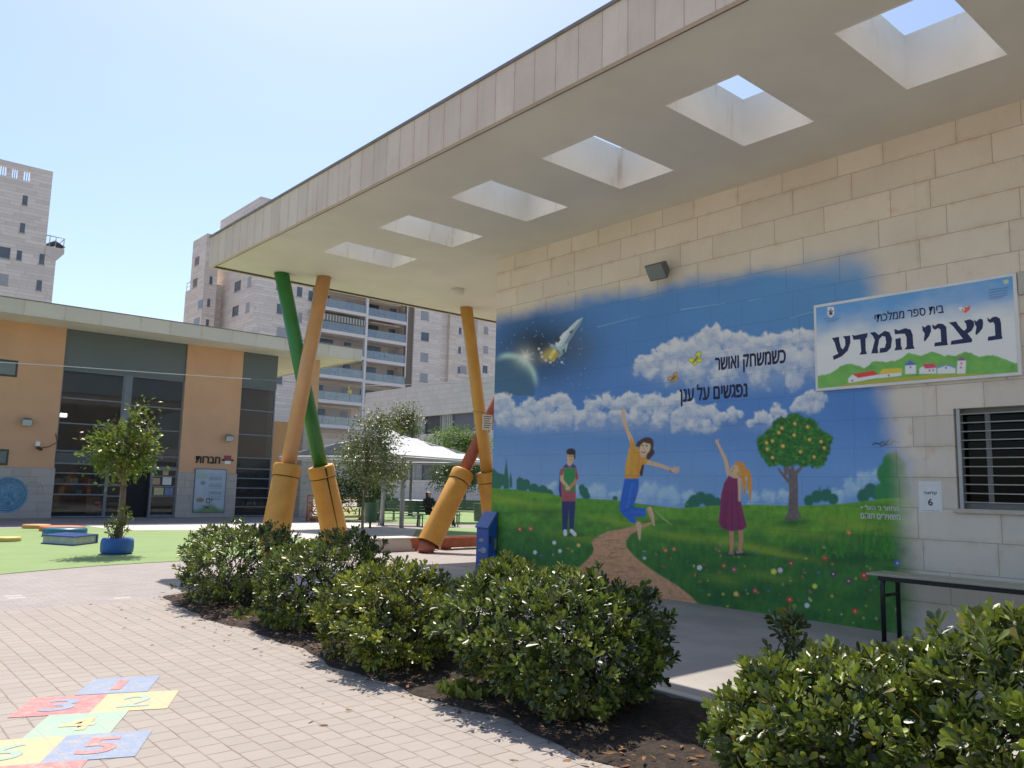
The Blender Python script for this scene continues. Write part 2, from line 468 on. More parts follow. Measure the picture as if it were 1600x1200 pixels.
sheet("concrete_path", [G(300, 829)[:2], G(440, 836)[:2], (9.6, 17.0), (9.9, 16.4), G(640, 846)[:2], G(651, 828)[:2], (15.6, 24.6), G(560, 817)[:2], G(450, 816.5)[:2], (9.5, 28.3), (6.6, 28.3), G(180, 829)[:2]], 0.012, CONC)
sheet("turf", [G(651, 829)[:2], G(640, 846)[:2], (12.4, 15.9), (15.5, 16.2), (20.5, 21.5), (17.6, 23.6)], 0.008, TURF)
sheet("turf", [(17.0, 27.2), (22.5, 22.5), (34, 34), (34, 48), (24, 46), (17.2, 33)], 0.008, TURF)
sheet("entrance_pavement", [(-12, 28.6), (17, 28.6), (17, 33.3), (-12, 33.3)], 0.006, DPAVE)  # darker sheet under the roof overhang, its shadow partly put into the colour

# ------------------------------------------------------------------ canopy
CX0, CY1, CZ, CT = 5.50, 15.50, 5.65, 6.22
SX0, SX1 = 6.61, 8.13
SKY_Y = [(2.36, 3.31), (4.30, 5.23), (6.25, 7.20), (8.20, 9.15), (10.20, 11.08), (12.12, 13.01)]
canopy = thing("entrance_canopy", (CX0, CY1, 0), "broad cream canopy roof with six square skylights along the painted wall", "canopy")
mb = MB().box(CX0 + 0.06, SX0, -5, CY1 - 0.06, CZ, CT - 0.02).box(SX1, 17.0, -5, CY1 - 0.06, CZ, CT - 0.02)
ys_ = [-5] + [q for a in SKY_Y for q in a] + [CY1 - 0.06]
for a, c_ in zip(ys_[0::2], ys_[1::2]): mb.box(SX0, SX1, a, c_, CZ, CT - 0.02)
mb.build("slab", CREAM, canopy)
mt, n, b = new_mat("fascia stone")
base, mask, fine, pos = stone_colour(n, 0.3305, 40.0, 0.005, (0.69, 0.58, 0.48), (0.32, 0.25, 0.20), var=0.07, phase=0.5, jit=0.0001, grime=0.3, pit=False, vary=0.0)
mp = n.new("ShaderNodeMapping"); mp.inputs['Scale'].default_value = (9, 9, 0.7); n.put(mp.inputs[0], pos)
streak = n.noise(mp.outputs[0], 1.0, 4, 0.7)
base = n.mix(n.ramp(streak, 0.5, 0.8, 0, 0.3), base, (0.42, 0.34, 0.28))
n.put(b.inputs['Base Color'], base); b.inputs['Roughness'].default_value = 0.85
bm_ = n.new("ShaderNodeBump"); bm_.inputs['Strength'].default_value = 0.3; bm_.inputs['Distance'].default_value = 0.006
n.put(bm_.inputs['Height'], n.m('SUBTRACT', fine, mask)); n.put(b.inputs['Normal'], bm_.outputs[0])
FASCIA = mt
MB().box(CX0, CX0 + 0.06, -5, CY1, CZ - 0.035, CT).box(CX0 + 0.06, 17.0, CY1 - 0.06, CY1, CZ - 0.035, CT).build("fascia", FASCIA, canopy)
MB().box(CX0 - 0.025, CX0 + 0.1, -5, CY1 + 0.025, CT, CT + 0.035).box(CX0 + 0.1, 17.0, CY1 - 0.1, CY1 + 0.025, CT, CT + 0.035).build("coping", mat("coping metal", (0.20, 0.185, 0.17), 0.6, 0.15), canopy)
MB().box(CX0 + 0.061, CX0 + 0.085, -5, CY1 - 0.085, CZ - 0.03, CZ - 0.001).box(CX0 + 0.061, 17.0, CY1 - 0.085, CY1 - 0.061, CZ - 0.03, CZ - 0.001).build("drip_edge", mat("drip edge", (0.12, 0.105, 0.085), 0.7, 0.2), canopy)
for a, c_ in SKY_Y:
    e = 0.012
    MB().box(SX0, SX0 + e, a, c_, CZ - 0.004, CT + 0.02).box(SX1 - e, SX1, a, c_, CZ - 0.004, CT + 0.02) \
        .box(SX0 + e, SX1 - e, a, a + e, CZ - 0.004, CT + 0.02).box(SX0 + e, SX1 - e, c_ - e, c_, CZ - 0.004, CT + 0.02).build("skylight_shaft", SHAFT, canopy)
# small round ceiling lamp
p = G(715, 452, CZ)
l_ = MB().lathe((p[0], p[1], CZ - 0.12), [(0.05, 0), (0.13, 0.01), (0.14, 0.05), (0.14, 0.119)], 20).build("ceiling_lamp", CREAM)
tag(l_, "small cream drum lamp under the canopy near the painted corner", "lamp")

# ------------------------------------------------------------------ building with the painted wall
WX = 9.21                 # wall plane
WYE = 11.13               # its far corner
bld = thing("school_building", (WX, WYE, 0), "pale stone school building under the canopy carrying the mural", "building")
wa, wb, wz0, wz1 = 1.35, 3.40, 1.385, 2.445          # window opening
MB().box(WX, WX + 0.3, wb, WYE, 0, CZ).box(WX, WX + 0.3, -5, wa, 0, CZ).box(WX, WX + 0.3, wa, wb, 0, wz0).box(WX, WX + 0.3, wa, wb, wz1, CZ) \
    .box(WX + 0.3, 17.0, WYE - 0.3, WYE, 0, CZ).build("wall", WALLSTONE, bld)
DARKIN = mat("dark interior", (0.03, 0.03, 0.03), 0.9, 0.1)
MB().box(WX + 1.2, WX + 1.25, wa - 1, wb + 1, 0.5, 3.4).box(WX + 0.3, WX + 1.2, wa - 1, wb + 1, 0.5, 0.55).box(WX + 0.3, WX + 1.2, wa - 1, wb + 1, 3.3, 3.35).build("room", DARKIN, bld)
win = MB()
fx0, fx1 = WX + 0.10, WX + 0.15
win.box(fx0, fx1, wb - 0.05, wb, wz0, wz1).box(fx0, fx1, wa, wa + 0.05, wz0, wz1).box(fx0, fx1, wa + 0.05, wb - 0.05, wz0, wz0 + 0.06).box(fx0, fx1, wa + 0.05, wb - 0.05, wz1 - 0.05, wz1)
win.box(fx0 + 0.01, fx1, wb - 0.32, wb - 0.27, wz0 + 0.06, wz1 - 0.05).box(fx0 + 0.01, fx1, 2.30, 2.36, wz0 + 0.06, wz1 - 0.05)
wo = win.build("window", mat("window frame", (0.17, 0.17, 0.16), 0.5, 0.08), bld)
MB().box(fx0 + 0.025, fx0 + 0.03, wa + 0.05, wb - 0.05, wz0 + 0.06, wz1 - 0.05).build("pane", glass_mat("window glass", (0.010, 0.012, 0.010), 0.25, 0.01), wo)
MB().box(WX - 0.045, WX + 0.1, wa - 0.03, wb + 0.03, wz0 - 0.045, wz0 - 0.001).build("sill", mat("sill stone", (0.55, 0.48, 0.40), 0.7, 0.06), wo, bevel=0.006)
gr = MB()
for z in np.linspace(wz0 + 0.07, wz1 - 0.06, 11): gr.tube([(WX + 0.035, wa, z), (WX + 0.035, wb - 0.03, z)], 0.0065, 8)
gr.box(WX + 0.02, WX + 0.045, wb - 0.055, wb - 0.02, wz0 + 0.001, wz1 - 0.001).box(WX + 0.02, WX + 0.045, 2.30, 2.33, wz0 + 0.001, wz1 - 0.001)
gr.build("grille", mat("grille steel", (0.46, 0.46, 0.44), 0.4, 0.06), wo)

# ------------------------------------------------------------------ painter: colours laid on a fine grid of the wall's own points
def tri_noise(x, y, seed):
    t = np.random.default_rng(seed).random((64, 64))
    xi = np.floor(x).astype(int); yi = np.floor(y).astype(int); fx = x - xi; fy = y - yi
    fx = fx * fx * (3 - 2 * fx); fy = fy * fy * (3 - 2 * fy)
    a = t[yi % 64, xi % 64]; b_ = t[yi % 64, (xi + 1) % 64]; c_ = t[(yi + 1) % 64, xi % 64]; d_ = t[(yi + 1) % 64, (xi + 1) % 64]
    return (a * (1 - fx) + b_ * fx) * (1 - fy) + (c_ * (1 - fx) + d_ * fx) * fy
def fbm(x, y, seed, oct=4, gain=0.5):
    s = 0; a = 1; tot = 0
    for i in range(oct):
        s = s + a * tri_noise(x * 2 ** i, y * 2 ** i, seed + i); tot += a; a *= gain
    return s / tot
def sstep(a, b_, x):
    t = np.clip((x - a) / (b_ - a), 0, 1); return t * t * (3 - 2 * t)

class Painter:
    """Paints in surveyed picture coordinates U,V of the wall points (grid of points on one plane)."""
    def __init__(s, P, gain):
        d = P - CPOS; z = d @ _f
        s.U = 800 + FOC * (d @ _r) / z; s.V = 600 - FOC * (d @ _u) / z
        s.gain = gain
        s.C = np.zeros(s.U.shape + (3,)); s.A = np.ones(s.U.shape)
    def col(s, c): return np.clip(lin(c) * s.gain, 0, 0.9)
    def lay(s, cov, c, sl=None):
        c = c if isinstance(c, np.ndarray) else s.col(c)
        T = s.C if sl is None else s.C[sl]
        T[...] = T * (1 - cov[..., None]) + c * cov[..., None]
    def win(s, x0, x1, y0, y1):
        m = (s.U >= x0) & (s.U <= x1) & (s.V >= y0) & (s.V <= y1)
        if not m.any(): return None
        r = np.where(m.any(1))[0]; c = np.where(m.any(0))[0]
        return (slice(r[0], r[-1] + 1), slice(c[0], c[-1] + 1))
    def segd(s, x, y, a, b_):
        dx, dy = b_[0] - a[0], b_[1] - a[1]; L = dx * dx + dy * dy + 1e-9
        t = np.clip(((x - a[0]) * dx + (y - a[1]) * dy) / L, 0, 1)
        return np.hypot(x - a[0] - t * dx, y - a[1] - t * dy), t
    def poly(s, pts, c, soft=0.9, alpha=1.0, tex=0.0, seed=1):
        P = np.array(pts, float)
        sl = s.win(P[:, 0].min() - 3 * soft, P[:, 0].max() + 3 * soft, P[:, 1].min() - 3 * soft, P[:, 1].max() + 3 * soft)
        if sl is None: return
        x, y = s.U[sl], s.V[sl]
        ins = np.zeros(x.shape, bool); d = np.full(x.shape, 1e9)
        for i in range(len(P)):
            a, b_ = P[i], P[(i + 1) % len(P)]
            cr = ((a[1] > y) != (b_[1] > y)) & (x < (b_[0] - a[0]) * (y - a[1]) / (b_[1] - a[1] + 1e-12) + a[0])
            ins ^= cr
            d = np.minimum(d, s.segd(x, y, a, b_)[0])
        sd = np.where(ins, -d, d)
        cov = sstep(soft, -soft, sd) * alpha
        cc = s.col(c)
        if tex: cc = cc * (1 + tex * (fbm(x / 4, y / 4, seed) - 0.5)[..., None] * 2)
        s.lay(cov, cc, sl)
    def limb(s, pts, ws, c, soft=0.9, alpha=1.0):
        P = np.array(pts, float); w = max(ws) + 3
        sl = s.win(P[:, 0].min() - w, P[:, 0].max() + w, P[:, 1].min() - w, P[:, 1].max() + w)
        if sl is None: return
        x, y = s.U[sl], s.V[sl]; sd = np.full(x.shape, 1e9)
        for i in range(len(P) - 1):
            d, t = s.segd(x, y, P[i], P[i + 1]); sd = np.minimum(sd, d - (ws[i] * (1 - t) + ws[i + 1] * t))
        s.lay(sstep(soft, -soft, sd) * alpha, c, sl)
    def ell(s, cx, cy, rx, ry, c, rot=0.0, soft=0.9, alpha=1.0):
        R_ = max(rx, ry) + 4 * soft
        sl = s.win(cx - R_, cx + R_, cy - R_, cy + R_)
        if sl is None: return
        x, y = s.U[sl] - cx, s.V[sl] - cy
        a = radians(rot); xx, yy = x * cos(a) + y * sin(a), -x * sin(a) + y * cos(a)
        sd = (np.hypot(xx / rx, yy / ry) - 1) * min(rx, ry)
        s.lay(sstep(soft, -soft, sd) * alpha, c, sl)
    def clouds(s, puffs, seed, light=(192, 194, 192), dark=(112, 132, 162), alpha=1.0, edge=0.35):
        P = np.array(puffs, float)
        sl = s.win((P[:, 0] - P[:, 2] * 1.6).min(), (P[:, 0] + P[:, 2] * 1.6).max(), (P[:, 1] - P[:, 2] * 1.6).min(), (P[:, 1] + P[:, 2] * 1.6).max())
        if sl is None: return
        x, y = s.U[sl], s.V[sl]
        x0, y0 = x, y
        x = x + 22 * (fbm(x0 / 13, y0 / 13, seed, 4) - 0.5); y = y + 18 * (fbm(x0 / 13, y0 / 13, seed + 9, 4) - 0.5)
        f = np.full(x.shape, -1e9); sh = np.zeros(x.shape); sw = np.zeros(x.shape) + 1e-9
        for cx, cy, r in puffs:
            g = 1 - np.hypot(x - cx, y - cy) / r
            lit = np.clip(0.55 - (y - cy) / r * 0.55 - (x - cx) / r * 0.12, 0, 1)
            wt = np.exp(np.clip(g, -2, 1) * 5); sh = sh + lit * wt; sw = sw + wt; f = np.maximum(f, g)
        nz = fbm(x0 / 8, y0 / 7, seed + 3, 4); sh = sh / sw * 1.5 - 0.22
        cov = sstep(0.0, edge, f + (nz - 0.5) * 0.42) * alpha
        sh = np.clip(sh + (nz - 0.5) * 0.9, 0, 1)[..., None]
        s.lay(cov, s.col(dark) * (1 - sh) + s.col(light) * sh, sl)

def grid_plane(Y0, Y1, Z0, Z1, step, X):
    ny_ = int(round((Y1 - Y0) / step)); nz_ = int(round((Z1 - Z0) / step))
    y, z = np.meshgrid(np.linspace(Y0, Y1, ny_), np.linspace(Z0, Z1, nz_))
    return np.stack([np.full_like(y, X), y, z], -1)
def grid_quads(h, w):
    i = np.arange(h * w).reshape(h, w)
    return np.stack([i[:-1, :-1], i[1:, :-1], i[1:, 1:], i[:-1, 1:]], -1).reshape(-1, 4)   # normal towards -X
# ------------------------------------------------------------------ the mural
MX = WX - 0.003
Pg = grid_plane(3.70, WYE, 0.004, 5.30, 0.0105, MX)
pa = Painter(Pg, 1.95)
U, V = pa.U, pa.V
n1 = fbm(U / 60, V / 45, 21, 5); n2 = fbm(U / 14, V / 10, 31, 4)
# sky
ft = np.clip((V - 480) / 300, 0, 1)[..., None]; fu = np.clip((U - 770) / 640, 0, 1)[..., None]
top = pa.col((62, 104, 158)) * (1 - fu) + pa.col((80, 122, 160)) * fu
botm = pa.col((112, 140, 170)) * (1 - fu) + pa.col((96, 132, 174)) * fu
midc = pa.col((72, 110, 160))
k = sstep(0.0, 0.55, ft); k2 = sstep(0.5, 1.0, ft)
pa.C[...] = (top * (1 - k) + midc * k) * (1 - k2) + botm * k2
pa.C *= (1 + 0.16 * (n1 - 0.5))[..., None]
# dark space patch with planet and rocket
pa.lay(np.exp(-(((U - 842) / 78) ** 2 + ((V - 545) / 55) ** 2)) * (0.95 + 0.5 * (n1 - 0.5)), (34, 50, 70))
pa.lay(np.exp(-(((U - 900) / 30) ** 2 + ((V - 545) / 28) ** 2)) * 0.35, (76, 82, 84))
for sx, sy in np.column_stack([RNG.uniform(782, 925, 46), RNG.uniform(492, 612, 46)]): pa.ell(sx, sy, 0.7, 0.7, (150, 165, 175), alpha=0.6)
d0 = np.hypot((U - 795) / 1.0, (V - 601) / 1.08)
pa.lay(sstep(44, 39, d0) * 0.8 * (V < 618), (58, 86, 104))
pa.lay(np.exp(-((d0 - 42) / 4.2) ** 2) * sstep(770, 792, U) * sstep(612, 580, V) * 0.85, (150, 176, 170))
pa.lay(np.exp(-((d0 - 38) / 7) ** 2) * sstep(780, 820, U) * sstep(606, 570, V) * 0.4, (120, 150, 150))
pa.lay(np.exp(-(np.hypot(U - 821, V - 558) / 6.5) ** 2), (236, 236, 200)); pa.lay(np.exp(-(np.hypot(U - 821, V - 558) / 16) ** 2) * 0.45, (190, 196, 160))
for a in range(8): pa.limb([(821, 558), (821 + 15 * cos(a * pi / 4 + .3), 558 + 15 * sin(a * pi / 4 + .3))], [0.9, 0.1], (216, 222, 196), alpha=0.6)
for q, rr in (((859, 553), 9), ((851, 558), 7), ((866, 549), 7)): pa.lay(np.exp(-(np.hypot(U - q[0], V - q[1]) / rr) ** 2) * 0.6, (176, 156, 84))
for q in ((847, 557), (853, 563), (860, 566), (846, 551), (878, 566), (842, 545)): pa.ell(q[0], q[1], 2, 2, (170, 186, 196), alpha=0.8)
ROC = (150, 168, 172)
pa.poly([(911, 496), (906, 507), (898, 519), (884, 541), (876, 551), (868, 542), (874, 533), (890, 511), (902, 500)], ROC, tex=0.1)
pa.poly([(911, 496), (906, 507), (893, 528), (878, 549), (875, 547), (890, 522), (903, 505)], (104, 122, 134))
pa.poly([(893, 511), (880, 520), (868, 536), (867, 546), (873, 541)], (178, 194, 196)); pa.poly([(888, 536), (884, 551), (876, 552), (872, 545), (880, 538)], (132, 150, 154))
pa.poly([(870, 524), (866, 531), (872, 536), (876, 530)], (46, 60, 66)); pa.poly([(882, 544), (884, 555), (878, 548)], (60, 74, 82))
pa.limb([(868, 544), (862, 540)], [3.2, 2.6], (126, 146, 150)); pa.limb([(877, 552), (873, 557)], [3.0, 2.4], (110, 130, 138)); pa.limb([(866, 549), (861, 558)], [3, 4], (190, 170, 96)); pa.limb([(870, 552), (864, 562)], [2.4, 3], (160, 136, 66))
pa.poly([(889, 519), (896, 514), (893, 522)], (60, 76, 88))
for a, b_ in (((934, 511), (1000, 494)), ((1064, 484), (1133, 474)), ((1170, 470), (1190, 465)), ((1235, 497), (1275, 486))): pa.limb([a, b_], [0.9, 0.3], (150, 180, 205), alpha=0.3)
# clouds
for cx, cy, rx, ry, a in ((1150, 588, 125, 24, .75), (1050, 578, 50, 18, .6), (960, 664, 170, 16, .6), (825, 662, 60, 16, .6), (1200, 668, 40, 9, .4)): pa.lay(np.exp(-(((U - cx) / rx) ** 2 + ((V - cy) / ry) ** 2) ** 1.5) * a * (0.6 + 0.8 * n2), (118, 138, 168))
pa.clouds([(1005, 572, 20), (1022, 562, 18), (1045, 553, 22), (1066, 548, 22), (1085, 545, 24), (1104, 530, 20), (1118, 522, 17), (1132, 528, 18), (1152, 531, 18), (1170, 541, 20), (1192, 535, 18), (1212, 533, 17), (1232, 530, 18), (1250, 528, 17), (1268, 533, 18), (1288, 540, 20),
           (1110, 555, 34), (1150, 562, 32), (1190, 566, 32), (1230, 562, 32), (1265, 566, 30), (1050, 577, 26), (1085, 582, 26), (1130, 588, 24), (1190, 592, 22), (1240, 592, 22), (1020, 583, 16), (1300, 560, 26)], 51, alpha=0.97)
pa.clouds([(770, 634, 24), (784, 625, 17), (795, 634, 18), (812, 645, 17), (826, 632, 14), (842, 640, 16), (858, 632, 15), (868, 624, 13), (876, 622, 15), (886, 636, 15), (898, 650, 13), (790, 655, 20), (820, 658, 20), (850, 656, 20), (878, 655, 20), (905, 660, 12),
           (918, 650, 17), (930, 634, 18), (950, 626, 16), (966, 632, 15), (986, 624, 17), (1006, 634, 18), (1024, 628, 15), (1042, 634, 16), (1060, 626, 15), (1078, 640, 18), (935, 655, 18), (965, 652, 20), (995, 654, 20), (1030, 655, 20), (1060, 654, 18), (1090, 650, 18), (1110, 644, 14), (1125, 655, 14), (1146, 650, 13), (1085, 664, 16), (1060, 668, 12), (1105, 667, 13), (1160, 651, 9)], 61)
pa.clouds([(1176, 660, 10), (1190, 650, 13), (1200, 656, 13), (1215, 640, 12), (1222, 650, 12), (1245, 634, 13), (1257, 624, 13), (1270, 622, 14), (1262, 636, 14), (1284, 622, 12), (1204, 662, 10), (1280, 636, 12)], 71)
pa.clouds([(930, 772, 22), (905, 770, 18), (960, 778, 16), (1015, 770, 24), (1045, 776, 22), (1075, 782, 18), (1000, 783, 18), (1330, 762, 20), (1352, 750, 18), (1368, 742, 14), (1310, 776, 15), (1200, 780, 16), (1175, 782, 14), (1225, 776, 14), (860, 764, 14)], 81, light=(160, 178, 196), dark=(118, 146, 178), alpha=0.75, edge=0.6)
# far trees
def bushes(pts, c, seed, soft=1.6):
    for i, (x, y, r) in enumerate(pts): pa.ell(x, y, r, r * 1.1, c, soft=soft)
TG = (44, 92, 74)
bushes([(772, 752, 14), (782, 750, 9), (768, 742, 9), (816, 762, 8), (814, 752, 5), (822, 758, 6), (834, 764, 8), (848, 768, 9), (858, 772, 7), (912, 768, 7), (909, 762, 5), (916, 775, 6), (1085, 784, 10), (1095, 778, 9), (1108, 782, 10), (1078, 790, 8), (1120, 786, 8), (961, 779, 4),
         (1264, 782, 8), (1276, 776, 9), (1290, 774, 9), (1302, 780, 8), (1349, 775, 10), (1360, 766, 10), (1370, 770, 10)], TG, 1)
for x, y0, y1, w in ((791, 716, 764, 4.2), (798, 738, 762, 2.2), (823, 748, 764, 5), (812, 744, 764, 5), (1281, 759, 782, 2), (1293, 757, 782, 2), (1297, 762, 782, 2)): pa.poly([(x, y0), (x + w, y1 - 12), (x + w, y1), (x - w, y1), (x - w, y1 - 14)], TG, 1.2)
bushes([(1392, 722, 13), (1402, 730, 14), (1386, 740, 16), (1404, 750, 16), (1392, 762, 18), (1378, 768, 12), (1410, 765, 14), (1398, 715, 8)], (48, 108, 62), 2, 2.2)
# meadow
hx = [760, 800, 850, 900, 960, 1010, 1060, 1110, 1180, 1250, 1300, 1340, 1380, 1430]
hy = [762, 764, 770, 778, 781, 788, 794, 790, 788, 790, 788, 784, 779, 776]
hor = np.interp(U, hx, hy)
gm = sstep(-0.8, 1.6, V - hor)
dep = np.clip((V - hor) / 150, 0, 1)
strk = fbm(U / 55, V / 7 + U / 160, 41, 4); strk2 = fbm(U / 22, V / 12, 43, 4)
g = np.where((strk > 0.5)[..., None], pa.col((88, 128, 44)), pa.col((72, 118, 44)))
g = pa.col((66, 112, 44)) * (1 - strk[..., None]) + pa.col((100, 142, 44)) * strk[..., None]
dk = sstep(0.08, 0.5, dep + (strk2 - 0.5) * 0.55)[..., None]
g = g * (1 - dk) + (pa.col((38, 84, 44)) * (1 - strk2[..., None]) + pa.col((66, 108, 44)) * strk2[..., None]) * dk
g = g * (1 + 0.5 * (fbm(U / 5, V / 9, 47, 3) - 0.5))[..., None]
pa.lay(gm, g)
for cx, cy, rx, ry, a in ((800, 782, 50, 6, .6), (960, 815, 40, 5, .5), (900, 840, 40, 6, .45), (1060, 838, 50, 6, .5), (1180, 856, 60, 6, .6), (1230, 868, 60, 5, .55), (1120, 842, 40, 5, .4), (1340, 820, 70, 10, .45), (1250, 832, 70, 8, .35), (1130, 905, 26, 8, .4), (1200, 900, 40, 7, .3)):
    pa.lay(np.exp(-(((U - cx) / rx) ** 2 + ((V - cy - (U - cx) * 0.16) / ry) ** 2)) * a * gm, (128, 142, 46))
for cx, cy, rx, ry, a in ((1330, 872, 70, 10, .7), (1400, 860, 40, 16, .5), (850, 800, 60, 5, .5), (1270, 860, 50, 6, .4), (1140, 930, 120, 14, .4), (830, 880, 60, 25, .45), (1050, 815, 60, 4, .4), (1080, 880, 60, 14, .3)):
    pa.lay(np.exp(-(((U - cx) / rx) ** 2 + ((V - cy) / ry) ** 2)) * a * gm, (26, 66, 40))
# path
pa.poly([(1022, 814), (1008, 818), (994, 821), (975, 826), (951, 830), (938, 836), (928, 842), (924, 848), (928, 857), (926, 865), (918, 874), (906, 886), (880, 905), (850, 930), (1095, 948), (1080, 932), (1060, 916), (1030, 898), (1004, 880), (990, 868), (979, 855), (978, 845), (985, 835), (1002, 826), (1020, 818)], (174, 128, 94), 1.4, tex=0.22, seed=91)
for i in range(46):
    y = RNG.uniform(836, 930); x = 952 + (y - 860) * 0.62 * (y > 870) + RNG.uniform(-22, 24); w = RNG.uniform(3, 10); pa.limb([(x - w, y + 0.2 * w), (x + w, y)], [0.5, 0.3], (96, 66, 50), alpha=0.55)
pa.limb([(1025, 799), (1036, 810), (1048, 819)], [1.0, 1.4, 0.7], (140, 150, 96), alpha=0.8)
pa.limb([(1024, 800), (1050, 792), (1075, 788)], [0.8, 1.0, 0.4], (130, 140, 80), alpha=0.6)
# orange tree
BRK = (98, 86, 84)
pa.poly([(1225, 812), (1231, 800), (1233, 770), (1232, 740), (1226, 727), (1229, 725), (1236, 734), (1246, 738), (1247, 760), (1247, 795), (1253, 811), (1240, 814)], BRK, 1.0, tex=0.25)
pa.limb([(1232, 752), (1222, 740), (1216, 732)], [3, 2, 1.4], BRK); pa.limb([(1240, 742), (1250, 733), (1256, 724)], [4, 2.6, 1.4], BRK); pa.limb([(1228, 740), (1226, 724)], [3, 2], BRK); pa.limb([(1238, 740), (1239, 720)], [3, 2], BRK)
pa.lay(np.exp(-(((U - 1238) / 30) ** 2 + ((V - 816) / 5) ** 2)) * 0.7, (30, 70, 40))
pts = [(1241, 684, 34), (1215, 690, 25), (1268, 690, 25), (1242, 662, 17), (1222, 668, 16), (1262, 668, 16), (1200, 700, 16), (1283, 700, 15), (1208, 714, 15), (1276, 714, 16), (1230, 712, 18), (1256, 714, 16), (1192, 690, 10), (1290, 686, 10)]
for x, y, r in pts: pa.ell(x, y, r, r * 0.98, (46, 92, 40), soft=2)
for i in range(420):
    x, y, r = pts[RNG.integers(len(pts))]; a = RNG.uniform(0, 2 * pi); q = r * sqrt(RNG.uniform(0, 1.15))
    pa.ell(x + q * cos(a), y + q * sin(a), RNG.uniform(1.5, 3.4), RNG.uniform(1.2, 2.4), [(38, 80, 36), (58, 108, 44), (70, 120, 50), (32, 70, 34)][RNG.integers(4)], rot=RNG.uniform(0, 180), alpha=0.8)
for x, y in ((1222, 669), (1242, 662), (1262, 667), (1241, 680), (1217, 676), (1207, 689), (1223, 697), (1265, 687), (1283, 690), (1288, 700), (1251, 706), (1272, 714), (1199, 702), (1198, 692), (1207, 715), (1224, 697)): pa.ell(x, y, 2.6, 2.8, (204, 138, 62)); pa.ell(x - .7, y - .8, 1, 1, (232, 178, 110))
# flowers
cols = [(170, 60, 60), (196, 106, 60), (190, 180, 80), (200, 200, 196), (96, 90, 150), (150, 100, 150), (176, 70, 90), (206, 160, 70)]
for i in range(150):
    x, y = RNG.uniform(775, 1400), RNG.uniform(848, 985)
    if 905 < x < 1080 and abs(x - (955 + (y - 860) * 0.9)) < 34: continue
    pa.ell(x, y, RNG.uniform(1.0, 2.6), RNG.uniform(1.0, 2.6), cols[RNG.integers(8)], alpha=RNG.uniform(0.35, 0.85))
for x, y, r, c_ in ((1289, 871, 5, (176, 44, 48)), (1350, 899, 5, (176, 44, 48)), (1209, 893, 4.5, (210, 188, 66)), (1273, 916, 4, (206, 190, 66)), (1234, 937, 4.5, (186, 52, 54)), (1261, 946, 4, (220, 222, 220)), (1336, 955, 4.5, (190, 62, 50)), (1093, 887, 4, (224, 224, 216)), (1219, 891, 4, (190, 160, 190)), (1302, 897, 5, (70, 58, 82)), (1326, 908, 5, (92, 58, 84)), (1402, 880, 5, (60, 72, 150)), (1326, 832, 4, (190, 100, 50)), (1180, 923, 4, (160, 50, 70)), (1131, 884, 3.5, (160, 60, 54)), (1236, 880, 4, (140, 54, 54)), (1150, 928, 4, (200, 150, 70)), (1147, 890, 4, (150, 60, 90)), (1040, 860, 3, (190, 80, 56)), (1053, 858, 3, (196, 88, 60)), (812, 827, 3.5, (150, 70, 52)), (829, 826, 3.5, (160, 80, 56)), (904, 852, 3, (190, 160, 70)), (866, 848, 3, (200, 206, 200)), (836, 863, 3, (190, 204, 210)), (875, 861, 3, (190, 190, 180))):
    for a in range(5): pa.ell(x + r * 0.55 * cos(a * 1.257), y + r * 0.55 * sin(a * 1.257), r * 0.5, r * 0.5, c_)
    pa.ell(x, y, r * 0.3, r * 0.3, (210, 196, 120))
for i in range(60):
    x = RNG.uniform(1270, 1410); y = 868 + RNG.uniform(-8, 6); h_ = RNG.uniform(10, 38) * (1.2 if x > 1310 else 0.6); l_ = RNG.uniform(-10, 10)
    pa.limb([(x, y), (x + l_ * 0.3, y - h_ * 0.6), (x + l_, y - h_)], [1.8, 1.2, 0.3], (44, 96, 38) if i % 2 else (58, 112, 40), alpha=0.8)
for i in range(200):
    x = RNG.uniform(775, 1405); y = RNG.uniform(800, 975); h_ = RNG.uniform(3, 10); l_ = RNG.uniform(-4, 4)
    if 915 < x < 1075 and abs(x - (952 + (y - 860) * 0.8)) < 32: continue
    pa.limb([(x, y), (x + l_, y - h_)], [0.9, 0.2], (36, 82, 38) if i % 2 else (84, 128, 50), alpha=0.5)
# boy with a green folder
SK, SK2 = (196, 148, 116), (168, 116, 90)
q = lambda *P: [(850 + x * .1333, 690 + y * .1333) for x, y in P]
pa.lay(np.exp(-(((U - 893) / 17) ** 2 + ((V - 836) / 3) ** 2)) * 0.8, (22, 52, 36))
pa.poly(q((185, 350), (215, 330), (230, 660), (185, 645), (172, 560)), (40, 52, 104))
pa.poly(q((215, 310), (262, 262), (330, 258), (380, 300), (405, 440), (372, 470), (372, 705), (205, 705), (200, 520), (192, 400)), (146, 74, 76))
pa.poly(q((225, 300), (262, 250), (335, 250), (385, 300), (340, 310), (300, 285), (262, 310)), (54, 66, 120))
pa.poly(q((275, 225), (325, 225), (335, 262), (300, 290), (262, 262)), SK)
pa.poly(q((228, 308), (368, 308), (366, 582), (232, 582)), (48, 118, 66))
pa.limb(q((212, 372), (208, 450), (290, 545)), [2.8, 2.6, 2.2], SK); pa.limb(q((392, 430), (350, 490), (280, 555)), [2.4, 2.4, 2.2], SK2); pa.ell(*q((278, 548))[0], 4.2, 3.2, SK)
pa.poly(q((188, 330), (232, 300), (228, 385), (188, 400)), (146, 74, 76)); pa.poly(q((372, 300), (404, 430), (376, 450), (366, 400)), (140, 68, 72))
pa.poly(q((208, 700), (370, 700), (348, 1045), (298, 1045), (290, 800), (270, 1045), (215, 1045)), (44, 50, 86))
